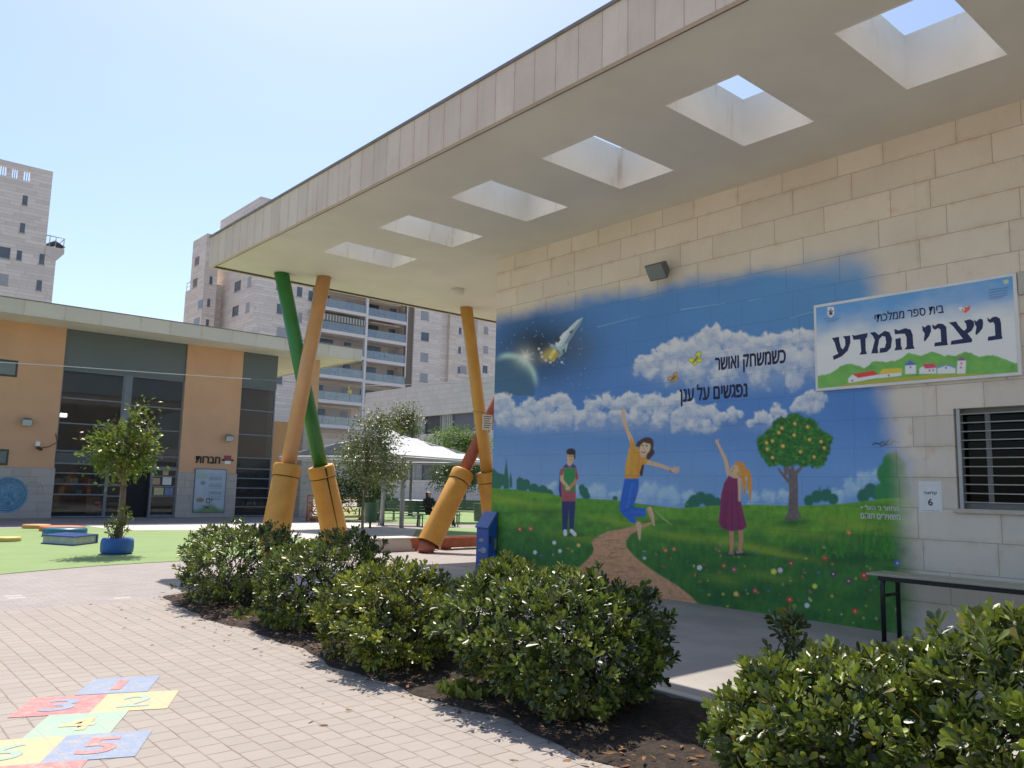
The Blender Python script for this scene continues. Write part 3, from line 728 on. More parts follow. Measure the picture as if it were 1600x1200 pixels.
pa.limb(q((248, 1050), (250, 1085)), [2.8, 3.0], (206, 208, 208)); pa.limb(q((322, 1045), (360, 1088)), [2.8, 3.0], (214, 216, 216))
pa.ell(*q((313, 180))[0], 5.8, 8.8, SK); pa.ell(*q((316, 118))[0], 7.2, 5.2, (50, 40, 40)); pa.poly(q((268, 150), (275, 110), (330, 95), (368, 120), (368, 190), (350, 220), (348, 160), (310, 130), (290, 135)), (52, 42, 40)); pa.ell(*q((272, 165))[0], 1, 2, SK2)
for p_ in ((302, 170), (332, 172)): pa.ell(*q(p_)[0], 1.0, 0.7, (50, 40, 40))
pa.limb(q((305, 215), (328, 215)), [0.6, 0.6], (150, 76, 70)); pa.limb(q((318, 180), (318, 198)), [0.5, 0.7], SK2)
# jumping girl
q = lambda *P: [(960 + x * .1832, 630 + y * .1832) for x, y in P]
HR = (72, 48, 44)
pa.limb(q((240, 520), (225, 570), (230, 610)), [3, 4, 2.2], HR)
pa.poly(q((88, 640), (208, 640), (206, 740), (180, 830), (158, 885), (265, 895), (268, 968), (175, 972), (188, 1028), (150, 1022), (95, 975), (48, 925), (44, 880), (62, 770)), (44, 86, 158), tex=0.12)
pa.limb(q((150, 690), (110, 900)), [2, 2], (60, 104, 176), alpha=0.5); pa.limb(q((165, 930), (260, 930)), [1.6, 1.6], (60, 102, 170), alpha=0.5); pa.limb(q((160, 880), (60, 930)), [1, 1], (30, 62, 122), alpha=0.6)
pa.limb(q((300, 905), (318, 960), (338, 1040)), [4.2, 3.6, 1.4], SK); pa.limb(q((205, 1030), (212, 1085), (214, 1160)), [4.2, 3.4, 1.4], SK); pa.limb(q((285, 905), (320, 1000)), [1, 1], SK2, alpha=0.6)
pa.limb(q((150, 330), (95, 190), (72, 105)), [3.6, 2.6, 2.2], SK); pa.limb(q((270, 500), (400, 535), (480, 565)), [3.8, 2.9, 2.3], SK)
for p_ in ((60, 60), (72, 50), (90, 58), (98, 78)): pa.limb(q((74, 105), p_), [1.7, 0.8], SK)
pa.ell(*q((505, 570))[0], 5, 3.4, SK)
for p_ in ((548, 545), (555, 562), (550, 582), (530, 598), (515, 535)): pa.limb(q((505, 568), p_), [1.6, 0.9], SK)
pa.limb(q((470, 570), (490, 588)), [0.7, .7], (140, 70, 60))
pa.poly(q((140, 290), (165, 330), (185, 372), (245, 425), (288, 485), (268, 522), (235, 525), (215, 590), (206, 642), (88, 642), (92, 540), (110, 450), (128, 380)), (216, 128, 52), tex=0.1)
pa.limb(q((130, 400), (110, 600)), [2, 2], (232, 150, 72), alpha=0.5); pa.limb(q((215, 440), (200, 620)), [1.6, 1.4], (178, 108, 44), alpha=0.5)
pa.ell(*q((275, 365))[0], 10.5, 14, HR, rot=20); pa.limb(q((210, 350), (190, 362)), [5, 1.5], HR); pa.limb(q((310, 420), (290, 465)), [6, 3], HR); pa.limb(q((255, 430), (240, 440)), [4, 4], SK)
pa.ell(*q((262, 382))[0], 8.2, 10.8, (206, 158, 128), rot=24); pa.ell(*q((285, 318))[0], 8.5, 4.6, HR, rot=12); pa.limb(q((215, 340), (240, 320)), [3, 3], HR)
pa.ell(*q((275, 362))[0], 1.6, 1.1, (54, 40, 40), rot=20); pa.ell(*q((240, 360))[0], 1.4, 1, (54, 40, 40), rot=20); pa.limb(q((232, 415), (250, 425), (266, 412)), [0.8, 1, 0.8], (170, 70, 70)); pa.limb(q((252, 375), (250, 392)), [0.6, 1.0], (176, 124, 98))
# small girl in a maroon dress
q = lambda *P: [(1100 + x * .1751, 670 + y * .1751) for x, y in P]
OR = (200, 124, 58)
pa.lay(np.exp(-(((U - 1153) / 20) ** 2 + ((V - 866) / 3) ** 2)) * 0.85, (24, 44, 36))
pa.limb(q((225, 415), (190, 270), (120, 125)), [3.6, 2.8, 1.8], SK); pa.limb(q((120, 130), (106, 100)), [2, 1.2], SK); pa.limb(q((122, 125), (128, 96)), [1.4, .8], SK)
pa.limb(q((245, 905), (247, 1000), (244, 1090)), [3.6, 3.4, 2.4], SK2); pa.limb(q((328, 905), (332, 1000), (318, 1090)), [3.8, 3.4, 2.4], SK2)
pa.limb(q((232, 1108), (258, 1112)), [2.4, 2], (140, 96, 100)); pa.limb(q((300, 1100), (336, 1096)), [2.2, 2.2], (150, 110, 110))
pa.limb(q((395, 385), (405, 480), (416, 655)), [3.6, 4.4, 0.5], OR); pa.limb(q((350, 420), (358, 520), (368, 590)), [3.4, 3.2, 0.6], OR); pa.limb(q((375, 400), (377, 455)), [1.6, 1.2], (206, 180, 170), alpha=0.7)
pa.ell(*q((335, 375))[0], 8.6, 12.5, OR, rot=-15); pa.ell(*q((318, 318))[0], 8, 4.6, OR, rot=10); pa.ell(*q((275, 362))[0], 6.6, 6.8, (204, 150, 112)); pa.limb(q((258, 415), (285, 425)), [4, 4], SK)
pa.ell(*q((262, 352))[0], 1, .6, (90, 60, 50)); pa.limb(q((246, 372), (256, 380)), [.6, .6], (160, 90, 80)); pa.limb(q((300, 330), (330, 420)), [1, 1], (222, 150, 84), alpha=0.6)
pa.poly(q((222, 418), (262, 440), (300, 442), (312, 560), (338, 690), (382, 872), (345, 902), (250, 915), (185, 902), (128, 842), (140, 740), (152, 590), (180, 480)), (112, 46, 76), tex=0.08)
for x0, x1 in ((220, 190), (250, 250), (280, 320), (200, 160)): pa.limb(q((x0, 560), (x1, 880)), [0.8, 1.4], (84, 34, 58), alpha=0.5)
pa.limb(q((315, 450), (318, 550), (316, 640)), [2.6, 2.2, 1.8], SK)
# butterflies
for cx, cy, s_, c_ in ((1087, 561, 1.0, (216, 186, 52)), (1052, 590, 0.75, (212, 130, 60))):
    for dx, dy, rx, ry, rt in ((-6, 2, 5, 3.2, 10), (4, -6, 3.4, 6, 20), (-1, 6, 3, 3.6, 30), (6, 2, 4.5, 2.4, -10)):
        pa.ell(cx + dx * s_, cy + dy * s_, rx * s_ + .8, ry * s_ + .8, (60, 52, 30), rot=rt, alpha=0.8); pa.ell(cx + dx * s_, cy + dy * s_, rx * s_, ry * s_, c_, rot=rt)
    pa.limb([(cx - 3 * s_, cy + 5 * s_), (cx + 3 * s_, cy - 4 * s_)], [0.8, 0.8], (50, 44, 30))
# signature scribble
for a in ([(1407, 690), (1400, 692), (1396, 688), (1392, 694)], [(1392, 686), (1386, 690), (1382, 693)], [(1380, 690), (1374, 694), (1368, 692), (1364, 695)], [(1388, 694), (1384, 695), (1376, 697)]): pa.limb(a, [1.0] * len(a), (40, 40, 46))
# airbrushed border
topl = np.interp(U, [700, 772, 910, 1160, 1353, 1450], [520, 502, 466, 424, 400, 386]); w_ = 1 + 0.35 * (n1 - 0.5)
wd = 1 + 1.6 * sstep(1150, 1380, U)
aT = sstep(-12, 20, (V - topl + 30 * (n1 - 0.5)) / wd)
rr = np.interp(V, [380, 470, 600, 640, 700, 720, 800, 900, 1000], [1365, 1375, 1385, 1392, 1402, 1416, 1420, 1424, 1426])
aR = sstep(22, -34, U - rr + 9 * (n2 - 0.5) + 14 * (n1 - 0.5))
pa.A[...] = aT * aR
mt, n, b = new_mat("mural paint")
base, mask, fine, pos = stone_colour(n, 0.78, 0.334, 0.004, (0.755, 0.67, 0.56), (0.34, 0.265, 0.20), var=0.07, phase=-0.123, grime=0.22)
at = n.new("ShaderNodeVertexColor", layer_name="paint")
pc = n.mix(n.m('MULTIPLY', mask, 0.2), at.outputs[0], (0.03, 0.04, 0.05))
pc = n.mix(n.ramp(fine, 0.3, 0.75, 0, 0.1), pc, (0.02, 0.03, 0.03))
n.put(b.inputs['Base Color'], n.mix(at.outputs[1], base, pc))
b.inputs['Roughness'].default_value = 0.6; b.inputs['Specular IOR Level'].default_value = 0.3
bm_ = n.new("ShaderNodeBump"); bm_.inputs['Strength'].default_value = 0.35; bm_.inputs['Distance'].default_value = 0.006
n.put(bm_.inputs['Height'], n.m('SUBTRACT', n.m('MULTIPLY', fine, 0.5), mask)); n.put(b.inputs['Normal'], bm_.outputs[0])
mural = thing("mural", (WX, WYE, 0), "wall mural of three children in a flowery meadow under a cloudy blue sky", "mural")
hh, ww = U.shape
np_mesh("painting", Pg.reshape(-1, 3), grid_quads(hh, ww), mt, mural, np.concatenate([pa.C, pa.A[..., None]], -1).reshape(-1, 4), "paint")
def wall_text(name, s, m, parent, l, r, y0, y1, at, **kw):
    """l, r: left and right picture x; y0,y1: upper and lower picture y at the middle."""
    mx = (l + r) / 2
    a, c_ = PX(l, (y0 + y1) / 2, at)[1], PX(r, (y0 + y1) / 2, at)[1]
    return text_obj(name, s, m, parent, a, c_, PX(mx, y1, at)[2], PX(mx, y0, at)[2], 'X', at, **kw)
wall_text("lettering", HEB("כשמשחק ואושר"), NAVY2, mural, 1117, 1228, 552, 581, MX - 0.002, bold=0.034, depth=0.001)
wall_text("lettering", HEB("נפגשים על ענן"), NAVY2, mural, 1062, 1168, 598, 632, MX - 0.002, bold=0.034, depth=0.001)
WL = mat("white lettering", (0.62, 0.64, 0.58), 0.6, 0.03)
wall_text("lettering", HEB('מחזור ג\' תש"ף'), WL, mural, 1345, 1405, 790, 800, MX - 0.002, bold=0.03, depth=0.001)
wall_text("lettering", HEB("משאירים חותם"), WL, mural, 1345, 1407, 802.5, 811.5, MX - 0.002, bold=0.03, depth=0.001)

# ------------------------------------------------------------------ school name board
SY0, SY1, SZ0, SZ1 = 2.715, 4.94, 2.745, 3.815
board = thing("name_board", (WX, SY1, SZ0), "white framed school name board with navy Hebrew letters and a village picture", "sign")
MB().box(WX - 0.045, WX - 0.004, SY0, SY1, SZ0, SZ1).build("frame", WHITEP, board, bevel=0.006)
Pb = grid_plane(SY0 + 0.035, SY1 - 0.035, SZ0 + 0.035, SZ1 - 0.035, 0.006, WX - 0.0475)
pb = Painter(Pb, 1.75); U2, V2 = pb.U, pb.V
tz = (Pb[..., 2] - SZ0) / (SZ1 - SZ0); ty = (SY1 - Pb[..., 1]) / (SY1 - SY0)
nb = fbm(ty * 6, tz * 5, 71, 4)
k = sstep(0.5, 1.0, tz + (nb - 0.5) * 0.35)[..., None]
pb.C[...] = pb.col((190, 190, 186)) * (1 - k) + pb.col((84, 132, 178)) * k
q = lambda *P: [(1270 + x * .20625, 420 + y * .20619) for x, y in P]
tl = np.interp(U2, [1280, 1300, 1312, 1330, 1350, 1368, 1385, 1405, 1420, 1438, 1455, 1475, 1492, 1510, 1530, 1552, 1566, 1582, 1600], [588, 582, 572, 568, 575, 563, 566, 562, 551, 556, 549, 555, 556, 550, 557, 555, 559, 566, 570])
pb.lay(sstep(-1.2, 1.2, V2 - tl - 4 * (fbm(U2 / 6, V2 / 6, 5) - 0.5)), pb.col((96, 148, 66)) * (1 + 0.5 * (fbm(U2 / 14, V2 / 14, 9, 3) - 0.5))[..., None])
fl = np.interp(U2, [1280, 1320, 1380, 1450, 1520, 1600], [612, 600, 592, 586, 584, 586])
pb.lay(sstep(-0.8, 0.8, V2 - fl), (150, 146, 48))
HW = (206, 200, 190)
pb.poly(q((268, 830), (300, 800), (345, 825), (498, 800), (500, 826), (300, 862), (268, 864)), HW); pb.poly(q((300, 798), (460, 772), (500, 800), (345, 826)), (190, 52, 42))
pb.poly(q((500, 800), (672, 785), (672, 810), (500, 830)), HW); pb.poly(q((512, 778), (530, 758), (672, 752), (680, 784), (505, 800)), (206, 164, 50))
pb.poly(q((700, 730), (782, 728), (782, 796), (700, 798)), HW); pb.poly(q((692, 734), (735, 690), (785, 726)), (76, 92, 160))
pb.poly(q((822, 745), (936, 740), (936, 794), (806, 796), (806, 760)), HW); pb.poly(q((832, 720), (920, 718), (940, 750), (850, 756)), (184, 60, 86))
pb.poly(q((945, 750), (1012, 728), (1080, 748), (1080, 792), (945, 796)), HW); pb.limb(q((938, 752), (1012, 728), (1084, 750)), [1.0, 1.0, 1.0], (96, 120, 172))
pb.poly(q((1096, 694), (1162, 692), (1156, 794), (1090, 795)), HW); pb.poly(q((1092, 696), (1126, 668), (1164, 694)), (130, 70, 110)); pb.ell(*q((1126, 716))[0], 1.6, 1.6, (180, 90, 90)); pb.ell(*q((1122, 748))[0], 1.6, 1.6, (180, 90, 90))
for p_ in ((300, 848), (575, 808), (885, 770), (912, 768), (1010, 750), (740, 745)): pb.ell(*q(p_)[0], 1.4, 1.6, (120, 90, 80))
pb.poly(q((1100, 306), (1130, 285), (1165, 295), (1195, 275), (1190, 310), (1160, 335), (1120, 325)), (206, 84, 58)); pb.ell(*q((1130, 307))[0], 4, 3.4, (220, 214, 206)); pb.ell(*q((1134, 310))[0], 1.2, 1.2, (50, 50, 60)); pb.poly(q((1098, 300), (1130, 285), (1115, 318)), (190, 190, 190))
pb.poly(q((112, 290), (160, 290), (162, 345), (136, 372), (110, 345)), (208, 206, 200)); pb.limb(q((136, 305), (136, 350)), [1, 1], (60, 60, 60)); pb.limb(q((122, 318), (136, 340), (150, 318)), [.8, .8, .8], (60, 60, 60)); pb.limb(q((128, 340), (144, 340)), [1.4, 1.4], (40, 40, 44))
for yy, a, c_ in ((380, 85, 205), (392, 95, 195), (403, 110, 165)): pb.limb(q((a, yy), (c_, yy - 6)), [0.5, 0.5], (70, 90, 130), alpha=0.8)
for yy, a, c_ in ((160, 1335, 1480), (180, 1340, 1475), (200, 1335, 1475), (216, 1340, 1470), (230, 1340, 1440)): pb.limb(q((a, yy), (c_, yy - 18)), [0.5, 0.5], (60, 74, 100), alpha=0.8)
pb.poly(q((1440, 90), (1480, 80), (1485, 110), (1450, 118)), (170, 176, 120), alpha=0.8); pb.poly(q((1345, 120), (1360, 112), (1358, 150), (1345, 152)), (120, 150, 150), alpha=0.8)
hh, ww = U2.shape
np_mesh("picture", Pb.reshape(-1, 3), grid_quads(hh, ww), vcol_mat("board print", 0.35, 0.4), board, pb.C.reshape(-1, 3), "paint")
def sign_text(s, m, l, r, z0, z1, **kw):
    text_obj("lettering", s, m, board, PX(l, 540, WX - 0.05)[1], PX(r, 520, WX - 0.05)[1], z0, z1, 'X', WX - 0.049, depth=0.002, **kw)
H_ = SZ1 - SZ0
LET = [[(1322, 368), (1340, 385), (1365, 365), (1390, 362), (1415, 375), (1425, 410), (1430, 500), (1437, 530), (1325, 546), (1328, 515), (1383, 506), (1378, 420), (1365, 402), (1345, 410), (1325, 395)],
    [(1222, 385), (1240, 400), (1262, 378), (1285, 382), (1290, 410), (1285, 450), (1262, 480), (1238, 502), (1232, 490), (1240, 440), (1228, 420)],
    [(1030, 408), (1085, 399), (1100, 425), (1130, 458), (1148, 470), (1166, 450), (1162, 420), (1146, 394), (1190, 382), (1220, 398), (1222, 430), (1203, 468), (1172, 490), (1207, 535), (1204, 556), (1044, 576), (1050, 546), (1138, 530), (1062, 434)],
    [(905, 420), (925, 435), (950, 415), (985, 418), (1010, 440), (1018, 555), (1023, 578), (920, 588), (925, 560), (973, 553), (968, 462), (950, 448), (925, 462), (908, 450)],
    [(828, 432), (848, 445), (870, 425), (893, 430), (896, 470), (880, 510), (848, 551), (841, 540), (848, 490), (832, 468)],
    [(618, 455), (650, 468), (700, 450), (740, 460), (756, 500), (760, 580), (771, 605), (694, 612), (712, 588), (710, 520), (698, 492), (660, 492), (622, 496)],
    [(625, 532), (665, 523), (667, 582), (680, 612), (618, 619), (630, 590)],
    [(432, 485), (470, 478), (500, 502), (545, 470), (580, 480), (600, 530), (590, 600), (560, 630), (505, 638), (510, 602), (545, 598), (556, 560), (550, 515), (527, 508), (503, 532), (490, 600), (495, 639), (443, 642), (455, 600), (470, 540), (455, 508)],
    [(298, 500), (320, 506), (345, 500), (416, 486), (410, 520), (398, 528), (400, 620), (411, 645), (354, 652), (367, 625), (360, 534), (308, 538)],
    [(145, 525), (197, 515), (200, 545), (212, 595), (228, 612), (246, 580), (245, 535), (228, 512), (282, 506), (284, 560), (264, 620), (220, 662), (158, 691), (152, 662), (193, 642), (183, 620), (166, 560)]]
for pl in LET:                                  # the serif name, letter by letter
    P_ = [PX(1270 + x * .20625, 420 + y * .20619, WX - 0.05) for x, y in pl]; k_ = len(P_)
    V_ = [(WX - 0.0505, p_[1], p_[2]) for p_ in P_] + [(WX - 0.048, p_[1], p_[2]) for p_ in P_]
    MB().add(V_, [tuple(range(k_))] + [(i, (i + 1) % k_, k_ + (i + 1) % k_, k_ + i) for i in range(k_)]).build("letter", NAVY, board)
sign_text(HEB("בית ספר ממלכתי"), NAVY, 1368, 1476, SZ0 + H_ * 0.70, SZ0 + H_ * 0.805, bold=0.012)

# ------------------------------------------------------------------ paper notice, wall floodlight, bench
pn = thing("paper_notice", (WX, 3.7, 1.4), "white paper notice with number six taped below the name board", "notice")
y1_, y0_ = PX(1436, 776, WX)[1], PX(1472, 776, WX)[1]; z0_, z1_ = PX(1454, 800, WX)[2], PX(1454, 752, WX)[2]
MB().box(WX - 0.004, WX - 0.0005, y0_, y1_, z0_, z1_).build("sheet", WHITEP, pn)
wall_text("lettering", HEB("קלאס"), BLACKP, pn, 1444, 1464, 767.5, 774, WX - 0.005, bold=0.02, depth=0.0005)
wall_text("lettering", "6", BLACKP, pn, 1450, 1457.5, 779, 790, WX - 0.005, bold=0.02, depth=0.0005)
MB().box(WX - 0.0052, WX - 0.0045, y0_ + 0.03, y1_ - 0.03, z0_ + 0.012, z0_ + 0.016).build("small_print", GREYM, pn)

def floodlight(c, d, s, label, mats, cat="floodlight"):
    """Box-shaped floodlight: housing with a sloped face, glass, U-bracket. c centre, d unit direction out of the wall, s width."""
    c = Vector(c); d = Vector(d); up = Vector((0, 0, 1)); sd = d.cross(up)
    t = thing("floodlight", c, label, cat)
    t_ = (d * cos(0.6) - up * sin(0.6)); n_ = (up * cos(0.6) + d * sin(0.6))
    h = MB(); a = s / 2
    P = []
    for k, w in ((-0.32, 0.62), (0.3, 1.0)):
        for sx, sz in ((-1, -1), (1, -1), (1, 1), (-1, 1)): P.append(c + t_ * (k * s) + sd * (sx * a * w) + n_ * (sz * a * 0.8 * w))
    h.add(P, [(3, 2, 1, 0), (4, 5, 6, 7), (0, 1, 5, 4), (1, 2, 6, 5), (2, 3, 7, 6), (3, 0, 4, 7)])
    h.build("housing", mats[0], t, bevel=0.012)
    MB().obox(c + t_ * (0.305 * s), sd * (a * 0.88), n_ * (a * 0.68), t_ * 0.004).build("lens", mats[1], t)
    MB().tube([c - d * (0.6 * s) , c - t_ * (0.3 * s)], 0.02, 8).build("bracket", mats[0], t)
    return t
LAMPG = mat("lamp housing", (0.10, 0.115, 0.105), 0.5, 0.1)
LENS = mat("lamp glass", (0.22, 0.25, 0.23), 0.15, 0.05)
floodlight(PX(1030, 421, WX - 0.2), (-1, 0, 0), 0.32, "dark grey square floodlight on the stone wall above the painted sky", (LAMPG, LENS))
# conduit box at the right of the board
p = PX(1598, 443, WX)
cb = MB().box(WX - 0.05, WX + 0.001, p[1] - 0.09, p[1] + 0.03, p[2] - 0.12, p[2] + 0.12).box(WX - 0.056, WX - 0.05, p[1] - 0.075, p[1] + 0.015, p[2] - 0.1, p[2] + 0.1).build("junction_box", mat("box plastic", (0.5, 0.48, 0.42), 0.5, 0.04), bevel=0.005)
tag(cb, "small beige junction box on the wall beyond the name board", "junction box")

bench = thing("bench", (8.75, 2.9, 0), "long bench with beige top and dark tube legs by the mural", "bench")
bx0, bx1, bz = 8.56, 8.98, 0.665
by1 = 4.10; by0 = 1.3
MB().box(bx0, bx1, by0, by1, bz, bz + 0.028).build("seat", mat("bench laminate", (0.42, 0.39, 0.30), 0.5, 0.06), bench, bevel=0.008)
BT = mat("bench tube", (0.012, 0.014, 0.014), 0.4, 0.1)
for yy in (3.94, 2.6, 1.45):
    x0, x1 = bx0 + 0.03, bx1 - 0.03
    MB().tube([(x0, yy, 0), (x0, yy, bz - 0.10), (x0 + 0.02, yy, bz - 0.045), (x0 + 0.07, yy, bz - 0.02), (x1 - 0.07, yy, bz - 0.02), (x1 - 0.02, yy, bz - 0.045), (x1, yy, bz - 0.10), (x1, yy, 0)], 0.024, 10) \
        .tube([(x0, yy, bz - 0.2), (x1, yy, bz - 0.2)], 0.016, 8).build("leg", BT, bench)
MB().box(bx0 + 0.02, bx0 + 0.05, by0 + 0.1, by1 - 0.12, bz - 0.045, bz - 0.001).box(bx1 - 0.05, bx1 - 0.02, by0 + 0.1, by1 - 0.12, bz - 0.045, bz - 0.001).build("rail", BT, bench)
# ------------------------------------------------------------------ giant pencil columns under the canopy
def pencil(xt, xs_, xb, y, colr, label, seam, r=0.145, tip=False):
    """Leaning pencil: coloured shaft from the ceiling (xt) to the padded sleeve (xs_ at 1.85 m) to the foot (xb)."""
    t = thing("pencil_column", (xb, y, 0), label, "column", "giant pencil columns under the canopy")
    top = Vector((xt, y, CZ + 0.02)); foot = Vector((xb, y, 0.0)); ax = (top - foot).normalized()
    A = lambda z: foot + ax * (z / ax.z)
    MB().tube([A(1.75), top], r, 22).build("shaft", colr, t)
    sl = MB(); seg = 14; a = Vector((0, 1, 0)); bdir = ax.cross(a).normalized()
    prof = [(0.20, 0.27), (0.9, 0.262), (1.55, 0.25), (1.585, 0.235), (1.60, 0.235), (1.612, 0.262), (1.80, 0.268), (1.835, 0.25), (1.84, 0.16)]
    V = []; F = []
    for z, rad in prof:
        for k in range(seg):
            w = 2 * pi * k / seg + 0.2; V.append(A(z) + (a * cos(w) + bdir * sin(w)) * rad * (1 + 0.02 * sin(3 * w + z * 2)))
    for i in range(len(prof) - 1):
        for k in range(seg):
            k2 = (k + 1) % seg; F.append((i * seg + k, i * seg + k2, (i + 1) * seg + k2, (i + 1) * seg + k))
    sl.add(V, F, True); sl.build("padded_sleeve", SLEEVE, t, bevel=0.004)
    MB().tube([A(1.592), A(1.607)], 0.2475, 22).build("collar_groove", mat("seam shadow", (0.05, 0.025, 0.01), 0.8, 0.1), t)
    s2 = MB(); wv = seam
    dirv = (a * cos(wv) + bdir * sin(wv)); tang = (-a * sin(wv) + bdir * cos(wv))
    P = []
    for z, rad, hw in ((0.25, 0.2715, 0.002), (0.9, 0.264, 0.007), (1.4, 0.256, 0.012), (1.58, 0.252, 0.016), (1.80, 0.27, 0.02)):
        for sgn in (-1, 1):
            P.append(A(z) + dirv * rad + tang * sgn * hw)
            P.append(A(z) + dirv * (rad - 0.03) + tang * sgn * hw)
    F = []
    for i in range(4):
        o = i * 4
        F += [(o, o + 2, o + 6, o + 4), (o + 1, o + 5, o + 7, o + 3), (o, o + 4, o + 5, o + 1), (o + 2, o + 3, o + 7, o + 6)]
    F += [(0, 1, 3, 2), (16, 18, 19, 17)]
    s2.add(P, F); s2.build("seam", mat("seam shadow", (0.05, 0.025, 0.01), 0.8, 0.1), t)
    MB().tube([A(-0.01), A(0.22)], [0.17, 0.2], 22).build("tip", colr if tip else SLEEVE, t)
    return t
mt, n, b = new_mat("sleeve vinyl")
geo = n.new("ShaderNodeNewGeometry"); f1 = n.noise(geo.outputs['Position'], 2.5, 5, 0.65); f2 = n.noise(geo.outputs['Position'], 18, 5, 0.7)
c = n.mix(n.ramp(f1, 0.3, 0.75), (0.66, 0.335, 0.06), (0.56, 0.26, 0.04)); c = n.mix(n.ramp(f2, 0.58, 0.8, 0, 0.6), c, (0.26, 0.12, 0.04))
n.put(b.inputs['Base Color'], c); b.inputs['Roughness'].default_value = 0.5
bm_ = n.new("ShaderNodeBump"); bm_.inputs['Strength'].default_value = 0.35; bm_.inputs['Distance'].default_value = 0.02
n.put(bm_.inputs['Height'], f1); n.put(b.inputs['Normal'], bm_.outputs[0])
SLEEVE = mt
PGREEN = mat("green gloss paint", (0.035, 0.20, 0.045), 0.38, 0.07, 3)
PORANGE = mat("orange gloss paint", (0.64, 0.345, 0.15), 0.4, 0.06, 3)
PYELLOW = mat("amber gloss paint", (0.62, 0.33, 0.075), 0.4, 0.06, 3)
PRED = mat("brick red gloss paint", (0.36, 0.10, 0.065), 0.42, 0.08, 3)
pencil(6.76, 7.85, 8.38, 14.98, PGREEN, "green leaning pencil column crossing behind the orange one", 3.0)
pencil(7.52, 6.98, 6.72, 14.62, PORANGE, "pale orange pencil column in front of the green one", 0.3)
pencil(11.25, 12.02, 12.40, 14.72, PYELLOW, "amber pencil column leaning beside the mural's edge", 0.4)
pencil(13.75, 11.33, 10.55, 15.06, PRED, "brick red pencil column with a red tip beside terracotta planters", 0.0, tip=True)

# ------------------------------------------------------------------ left school block (facade on Y=33)
FY = 33.0
F = lambda x, y: PY(x, y, FY)
fx = lambda x, y: float(PY(x, y, FY)[0])
fz = lambda x, y: float(PY(x, y, FY)[2])
RZ0, RZ1, RYF, RXR = 6.95, 7.43, 31.2, 18.1
cls = thing("classroom_block", (3, FY, 0), "low orange and grey school block with tall glazing and a wide flat roof", "building")
ORANGE = mat("orange render", (0.60, 0.355, 0.205), 0.85, 0.05, 0.8, 0.15, 50)
GCLAD = mat("grey green cladding", (0.115, 0.138, 0.135), 0.55, 0.05, 0.6)
BASES = stone("base stone", 0.62, 0.3, 0.004, (0.42, 0.385, 0.35), (0.22, 0.19, 0.17), var=0.05, phase=0.1, grime=0.15, pit=False)
roof = MB().box(-6, RXR - 0.08, RYF + 0.08, 48, RZ0, RZ1 - 0.02).build("roof", CREAM, cls)
FASC2 = stone("roof fascia stone", 1.2, 30, 0.006, (0.60, 0.55, 0.45), (0.3, 0.27, 0.22), var=0.05, phase=0.5, jit=0.15, pit=False)
MB().box(-6, RXR, RYF, RYF + 0.08, RZ0 - 0.03, RZ1).box(RXR - 0.08, RXR, RYF + 0.08, 48, RZ0 - 0.03, RZ1).build("fascia", FASC2, roof)
MB().box(-6, RXR + 0.02, RYF - 0.02, RYF + 0.1, RZ1, RZ1 + 0.035).box(RXR - 0.1, RXR + 0.02, RYF + 0.1, 48, RZ1, RZ1 + 0.035).build("coping", MATS["coping metal"], roof)
xA, xB, xC, xD = fx(91, 660), fx(285, 660), fx(374, 660), fx(430, 660)
zs = 1.79
MB().box(-6, xA, FY, FY + 0.3, zs, RZ0).box(xB, xC, FY, FY + 0.3, zs, RZ0).box(xD - 0.25, xD, FY + 0.3, 47, zs, RZ0).box(xD, 17.2, 36.2, 36.4, zs, 4.35).build("wall", ORANGE, cls)
MB().box(-6, xA + 0.04, FY - 0.05, FY + 0.3, 0, zs).box(xB - 0.03, xC + 0.03, FY - 0.05, FY + 0.3, 0, zs).box(xD - 0.25, xD, FY + 0.3, 47, 0, zs).box(xD, 17.2, 36.15, 36.4, 0, zs).build("stone_base", BASES, cls)
zc = fz(195, 585)          # underside of the cladding
MB().box(xA, xB, FY + 0.08, FY + 0.2, zc, RZ0).build("cladding", GCLAD, cls); MB().box(xC, xD, FY + 0.08, FY + 0.2, fz(410, 606), RZ0).build("cladding", GCLAD, cls)
MB().box(xA, xD, 40, 40.2, 0, RZ0).box(xA, xD, FY + 0.3, 40, -0.04, 0.01).build("room", mat("dim room", (0.24, 0.23, 0.215), 0.9, 0.15, 0.6), cls)
GL = glass_mat("facade glass", (0.05, 0.056, 0.062), 0.82, 0.02)
FRM = mat("aluminium frame", (0.155, 0.18, 0.205), 0.45, 0.06)
SPAN = mat("spandrel panel", (0.065, 0.075, 0.09), 0.4, 0.05)
def glazed(name, x0, x1, z0, z1, cols, rows, parent, y=FY + 0.12, w=0.055, pane=True):
    m_ = MB()
    m_.box(x0, x0 + w, y, y + 0.07, z0, z1).box(x1 - w, x1, y, y + 0.07, z0, z1)
    m_.box(x0 + w, x1 - w, y, y + 0.07, z0, z0 + w).box(x0 + w, x1 - w, y, y + 0.07, z1 - w, z1)
    for c_ in cols: m_.box(c_[0], c_[1], y - 0.003, y + 0.073, z0 + w, z1 - w)
    for r_ in rows: m_.box(x0 + w, x1 - w, y + 0.002, y + 0.068, r_ - 0.024, r_ + 0.024)
    o = m_.build(name, FRM, parent)
    if pane: MB().box(x0 + w, x1 - w, y + 0.03, y + 0.036, z0 + w, z1 - w).build("pane", GL, o)
    return o
xm0, xm1 = fx(193, 640), fx(203, 640)
zz = lambda y: fz(140, y)
zr = lambda y: fz(245, y)
glazed("window", xA, xm0, zz(707), zc, [], [zz(624), zz(663)], cls)
glazed("window", xm1, xB, zr(731), zc, [], [zr(636), zr(672), zr(713)], cls)
